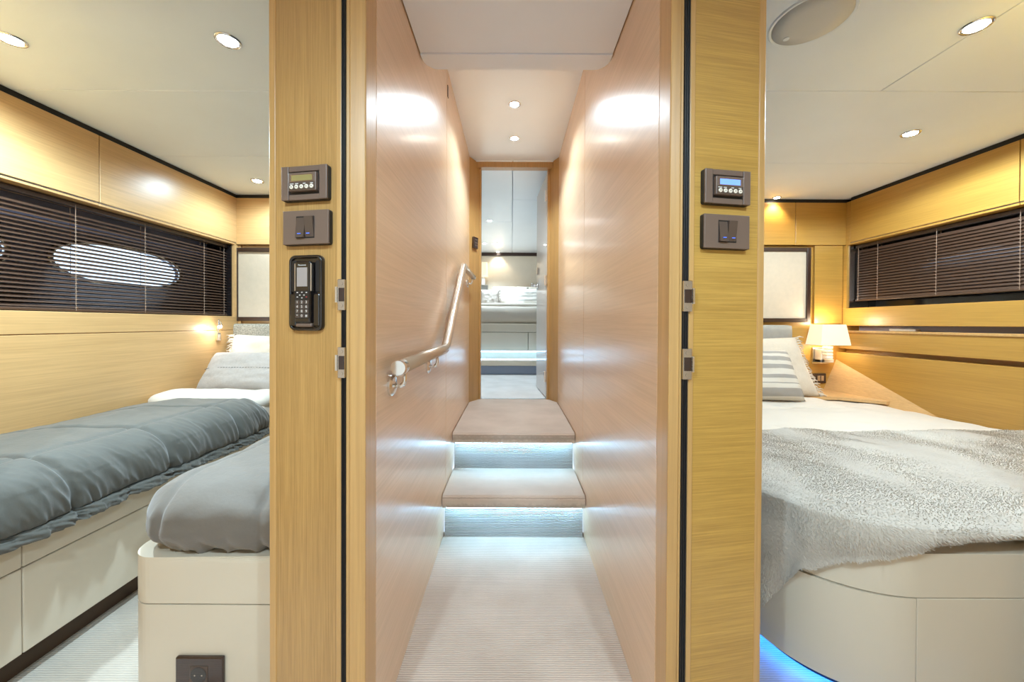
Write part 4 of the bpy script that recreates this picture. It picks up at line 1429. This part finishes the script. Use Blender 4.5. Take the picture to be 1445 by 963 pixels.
obj('mattress', roundbox(XD0 + 0.02, XD1 - 0.005, YD0 + 0.006, YR - 0.08, 0.44, 0.525, 0.28, 0.28, 0.042, 0.04,
                         lambda p, n: 0.004 * ns(p.x * 5, p.y * 5, p.z * 8)), 'sheet_white', e, smooth=True)
dv = thing('duvet', 'white duvet covering the double bed', 'duvet', (1.7, 2.0, 0.5), group='quilted duvets')
obj('quilt', roundbox(XD0 - 0.005, XD1 - 0.004, 1.45, 2.60, 0.43, 0.535, 0.12, 0.10, 0.05, 0.02,
                      lambda p, n: 0.012 * ns(p.x * 3, p.y * 3, 0.4) + 0.006 * ns(p.x * 9 + p.y * 3, p.y * 12, 0.8)), 'duvet_white', dv, smooth=True)
obj('turned_edge', roundbox(XD0, 2.16, 2.36, 2.66, 0.50, 0.556, 0.06, 0.08, 0.029, 0.02,
                            lambda p, n: 0.010 * ns(p.x * 4, p.y * 6, 2.4)), 'sheet_white', dv, smooth=True)

PG = 'pillows on the double bed'
striped('grey_stripe', (0.58, 0.515, 0.43), (0.32, 0.285, 0.25), 'Z', [(0.025, 0.075), (0.105, 0.112), (0.14, 0.165), (0.205, 0.235), (0.262, 0.292), (0.315, 0.335)])
pillow('pillow', 'white fringed pillow leaning on the grey leather headboard', (1.66, 2.66, 0.545), 0.0, R(-16), 0.98, 0.44, 0.18, 'pillow_cream', 9.1, (-1, 1), 'pillow_cream', PG, 0.10)
pillow('pillow', 'grey and cream striped pillow on the double bed', (1.62, 2.46, 0.555), 0.0, R(-24), 0.60, 0.36, 0.16, 'grey_stripe', 2.9, None, None, PG, 0.04)

# fleece throw: a top ruled between the far edge and the bed edge, then a hanging skirt
def throw():
    r = RC + 0.012
    x0, x1, y0 = XD0 - 0.014, XD1 - 0.006, YD0 - 0.014
    edge = []
    n1, n2, n3 = 70, 46, 40
    for k in range(n1):
        edge.append((x1 + (x0 + r - x1) * k / n1, y0, 0, -1))
    for k in range(n2):
        a = math.pi * 1.5 - math.pi / 2 * k / n2
        edge.append((x0 + r + r * math.cos(a), y0 + r + r * math.sin(a), math.cos(a), math.sin(a)))
    yfar = 1.83
    for k in range(n3 + 1):
        edge.append((x0, y0 + r + (yfar - y0 - r) * k / n3, -1, 0))
    N = len(edge)

    def lerp(tab, v):
        for (a0_, b0_), (a1_, b1_) in zip(tab, tab[1:]):
            if v <= a1_:
                return b0_ + (b1_ - b0_) * max(0.0, (v - a0_)) / (a1_ - a0_)
        return tab[-1][1]

    def drop(i):
        x = edge[i][0]
        if i < n1:
            return lerp([(1.08, 0.052), (1.25, 0.030), (1.40, 0.008)], x)
        if i < n1 + n2:
            return lerp([(0, 0.055), (0.31, 0.105), (0.555, 0.185), (0.67, 0.28), (0.79, 0.39), (1.0, 0.465)], (i - n1) / n2)
        return 0.465
    ztop = 0.552
    bm = bmesh.new()
    rows = []
    NT, NS = 46, 26
    for i in range(N):
        x, y, nx, ny = edge[i]
        qx = x1 + (x0 - x1) * (i / (N - 1)) ** 1.0
        qx = max(x, qx) if i > n1 + n2 else qx
        row = []
        for j in range(NT):
            t_ = j / NT
            px_, py_ = qx + (x - qx) * t_, yfar + (y - yfar) * t_
            # roll over the bed edge
            dist = math.hypot(px_ - x, py_ - y)
            rr = 0.07
            dz = 0.0
            if dist < rr:
                u = 1 - dist / rr
                dz = -0.035 * u * u
            z = ztop + dz + 0.012 * ns(px_ * 4, py_ * 4, 1) + 0.006 * ns(px_ * 11, py_ * 11, 2)
            if j == 0:
                z -= 0.018
            row.append(Vector((px_, py_ + (0.006 * ns(px_ * 5, 3, 3) if j < 2 else 0), z)))
        zs = row[-1].z - 0.006
        dr_ = drop(i) + 0.010 * ns(i * 0.35, 0, 7) + 0.012 * ns(i * 0.12, 0, 9)
        for j in range(NS + 1):
            t_ = j / NS
            fold = 0.022 * t_ * (0.5 + 0.5 * math.sin(i * 0.55 + 1.5 * ns(i * 0.1, t_, 5))) * min(1.0, dr_ / 0.25)
            out = 0.010 + 0.014 * math.sin(math.pi * min(1, t_ * 1.2)) + fold
            z = max(0.02, zs - dr_ * t_)
            row.append(Vector((x + nx * out + 0.004 * ns(x * 20, y * 20, z * 20), y + ny * out, z)))
        rows.append(row)
    g = [[bm.verts.new(p_) for p_ in row] for row in rows]
    for i in range(N - 1):
        for j in range(len(g[0]) - 1):
            q = (g[i][j], g[i + 1][j], g[i + 1][j + 1], g[i][j + 1])
            bm.faces.new(q)
    bmesh.ops.remove_doubles(bm, verts=bm.verts[:], dist=0.0005)
    return bm, rows


t = thing('fleece_throw', 'fluffy pale grey throw draped over foot of the double bed', 'blanket', (1.6, 1.4, 0.5))
bm, rows = throw()
bmesh.ops.recalc_face_normals(bm, faces=bm.faces[:])
rnd = random.Random(3)
fv, ff = [], []
bm.faces.ensure_lookup_table()
cen = Vector((1.7, 1.6, 0.2))
for fc in bm.faces:
    ar = fc.calc_area()
    c0 = fc.calc_center_median()
    if c0.x > 1.95 and c0.y < 1.2:
        continue
    nrm = fc.normal.copy()
    if nrm.dot(c0 - cen) < 0:
        nrm = -nrm
    k = ar * 75000
    k = int(k) + (1 if rnd.random() < k - int(k) else 0)
    vs = [v.co for v in fc.verts]
    for _ in range(min(k, 20)):
        u, v = rnd.random(), rnd.random()
        if len(vs) == 4:
            p = (vs[0] * (1 - u) + vs[1] * u) * (1 - v) + (vs[3] * (1 - u) + vs[2] * u) * v
        else:
            p = vs[0] + (vs[1] - vs[0]) * u * (1 - v) + (vs[2] - vs[0]) * v * u
        lean = Vector((ns(p.x * 4, p.y * 4, p.z * 6 + 3) * 1.3 + rnd.uniform(-.22, .22), ns(p.x * 4 + 7, p.y * 4, p.z * 6) * 1.3 + rnd.uniform(-.22, .22) - 0.6, -0.5 if abs(nrm.z) < 0.6 else rnd.uniform(-.2, .2)))
        tip = p + (nrm * 0.42 + lean * 0.7).normalized() * rnd.uniform(0.003, 0.0055) * (1.7 if abs(nrm.z) < 0.8 else 1.0)
        sd = nrm.cross(lean)
        if sd.length < 1e-4:
            sd = Vector((1, 0, 0))
        sd = sd.normalized() * 0.0011
        i0 = len(fv)
        fv += [p - sd, p + sd, tip]
        ff.append((i0, i0 + 1, i0 + 2))
obj('blanket_cloth', bm, 'fleece', t, smooth=True)
me = bpy.data.meshes.new('pile')
me.from_pydata([tuple(v) for v in fv], [], ff)
me.materials.append(MATS['fleece_fibre'])
po = bpy.data.objects.new('pile', me)
COL.objects.link(po)
po.parent = t
po.location = -t.location
po['kind'] = 'stuff'

# far cabin sconce and the wall switch by the far doorway
e = thing('wall_sconce', 'lit wall lamp with cream shade beside the far bed', 'lamp', (-0.52, YF, 1.9))
bm = bmesh.new()
for k in range(1):
    lathe(bm, [(0.085, 0.0), (0.070, 0.26)], (-0.52, YF - 0.11, 1.90), 'Z', 24)
obj('lamp_shade', bm, 'shade_cloth', e, smooth=False)
obj('crystal_block', box(-0.55, -0.49, YF - 0.14, YF - 0.08, 1.76, 1.90, 0.008), 'crystal', e)
obj('backplate', box(-0.60, -0.44, YF - 0.08, YF - 0.001, 1.66, 1.76, 0.005), 'chrome', e)
c0 = P(670, 343, 1, 3.0)
e = thing('switch_plate', 'small dark switch plate on left jamb of far doorway', 'switch', (c0.x, 3.0, c0.z), math.atan2(0.13, 0.076))
obj('plate', box(-0.03, 0.03, -0.012, 0.004, -0.045, 0.045, 0.003), 'brown_gloss', e, world=False)
for k in (-1, 0, 1):
    obj('rocker', box(-0.016, 0.016, -0.015, -0.011, k * 0.022 - 0.008, k * 0.022 + 0.008, 0.001, 1), 'taupe_dark', e, world=False)
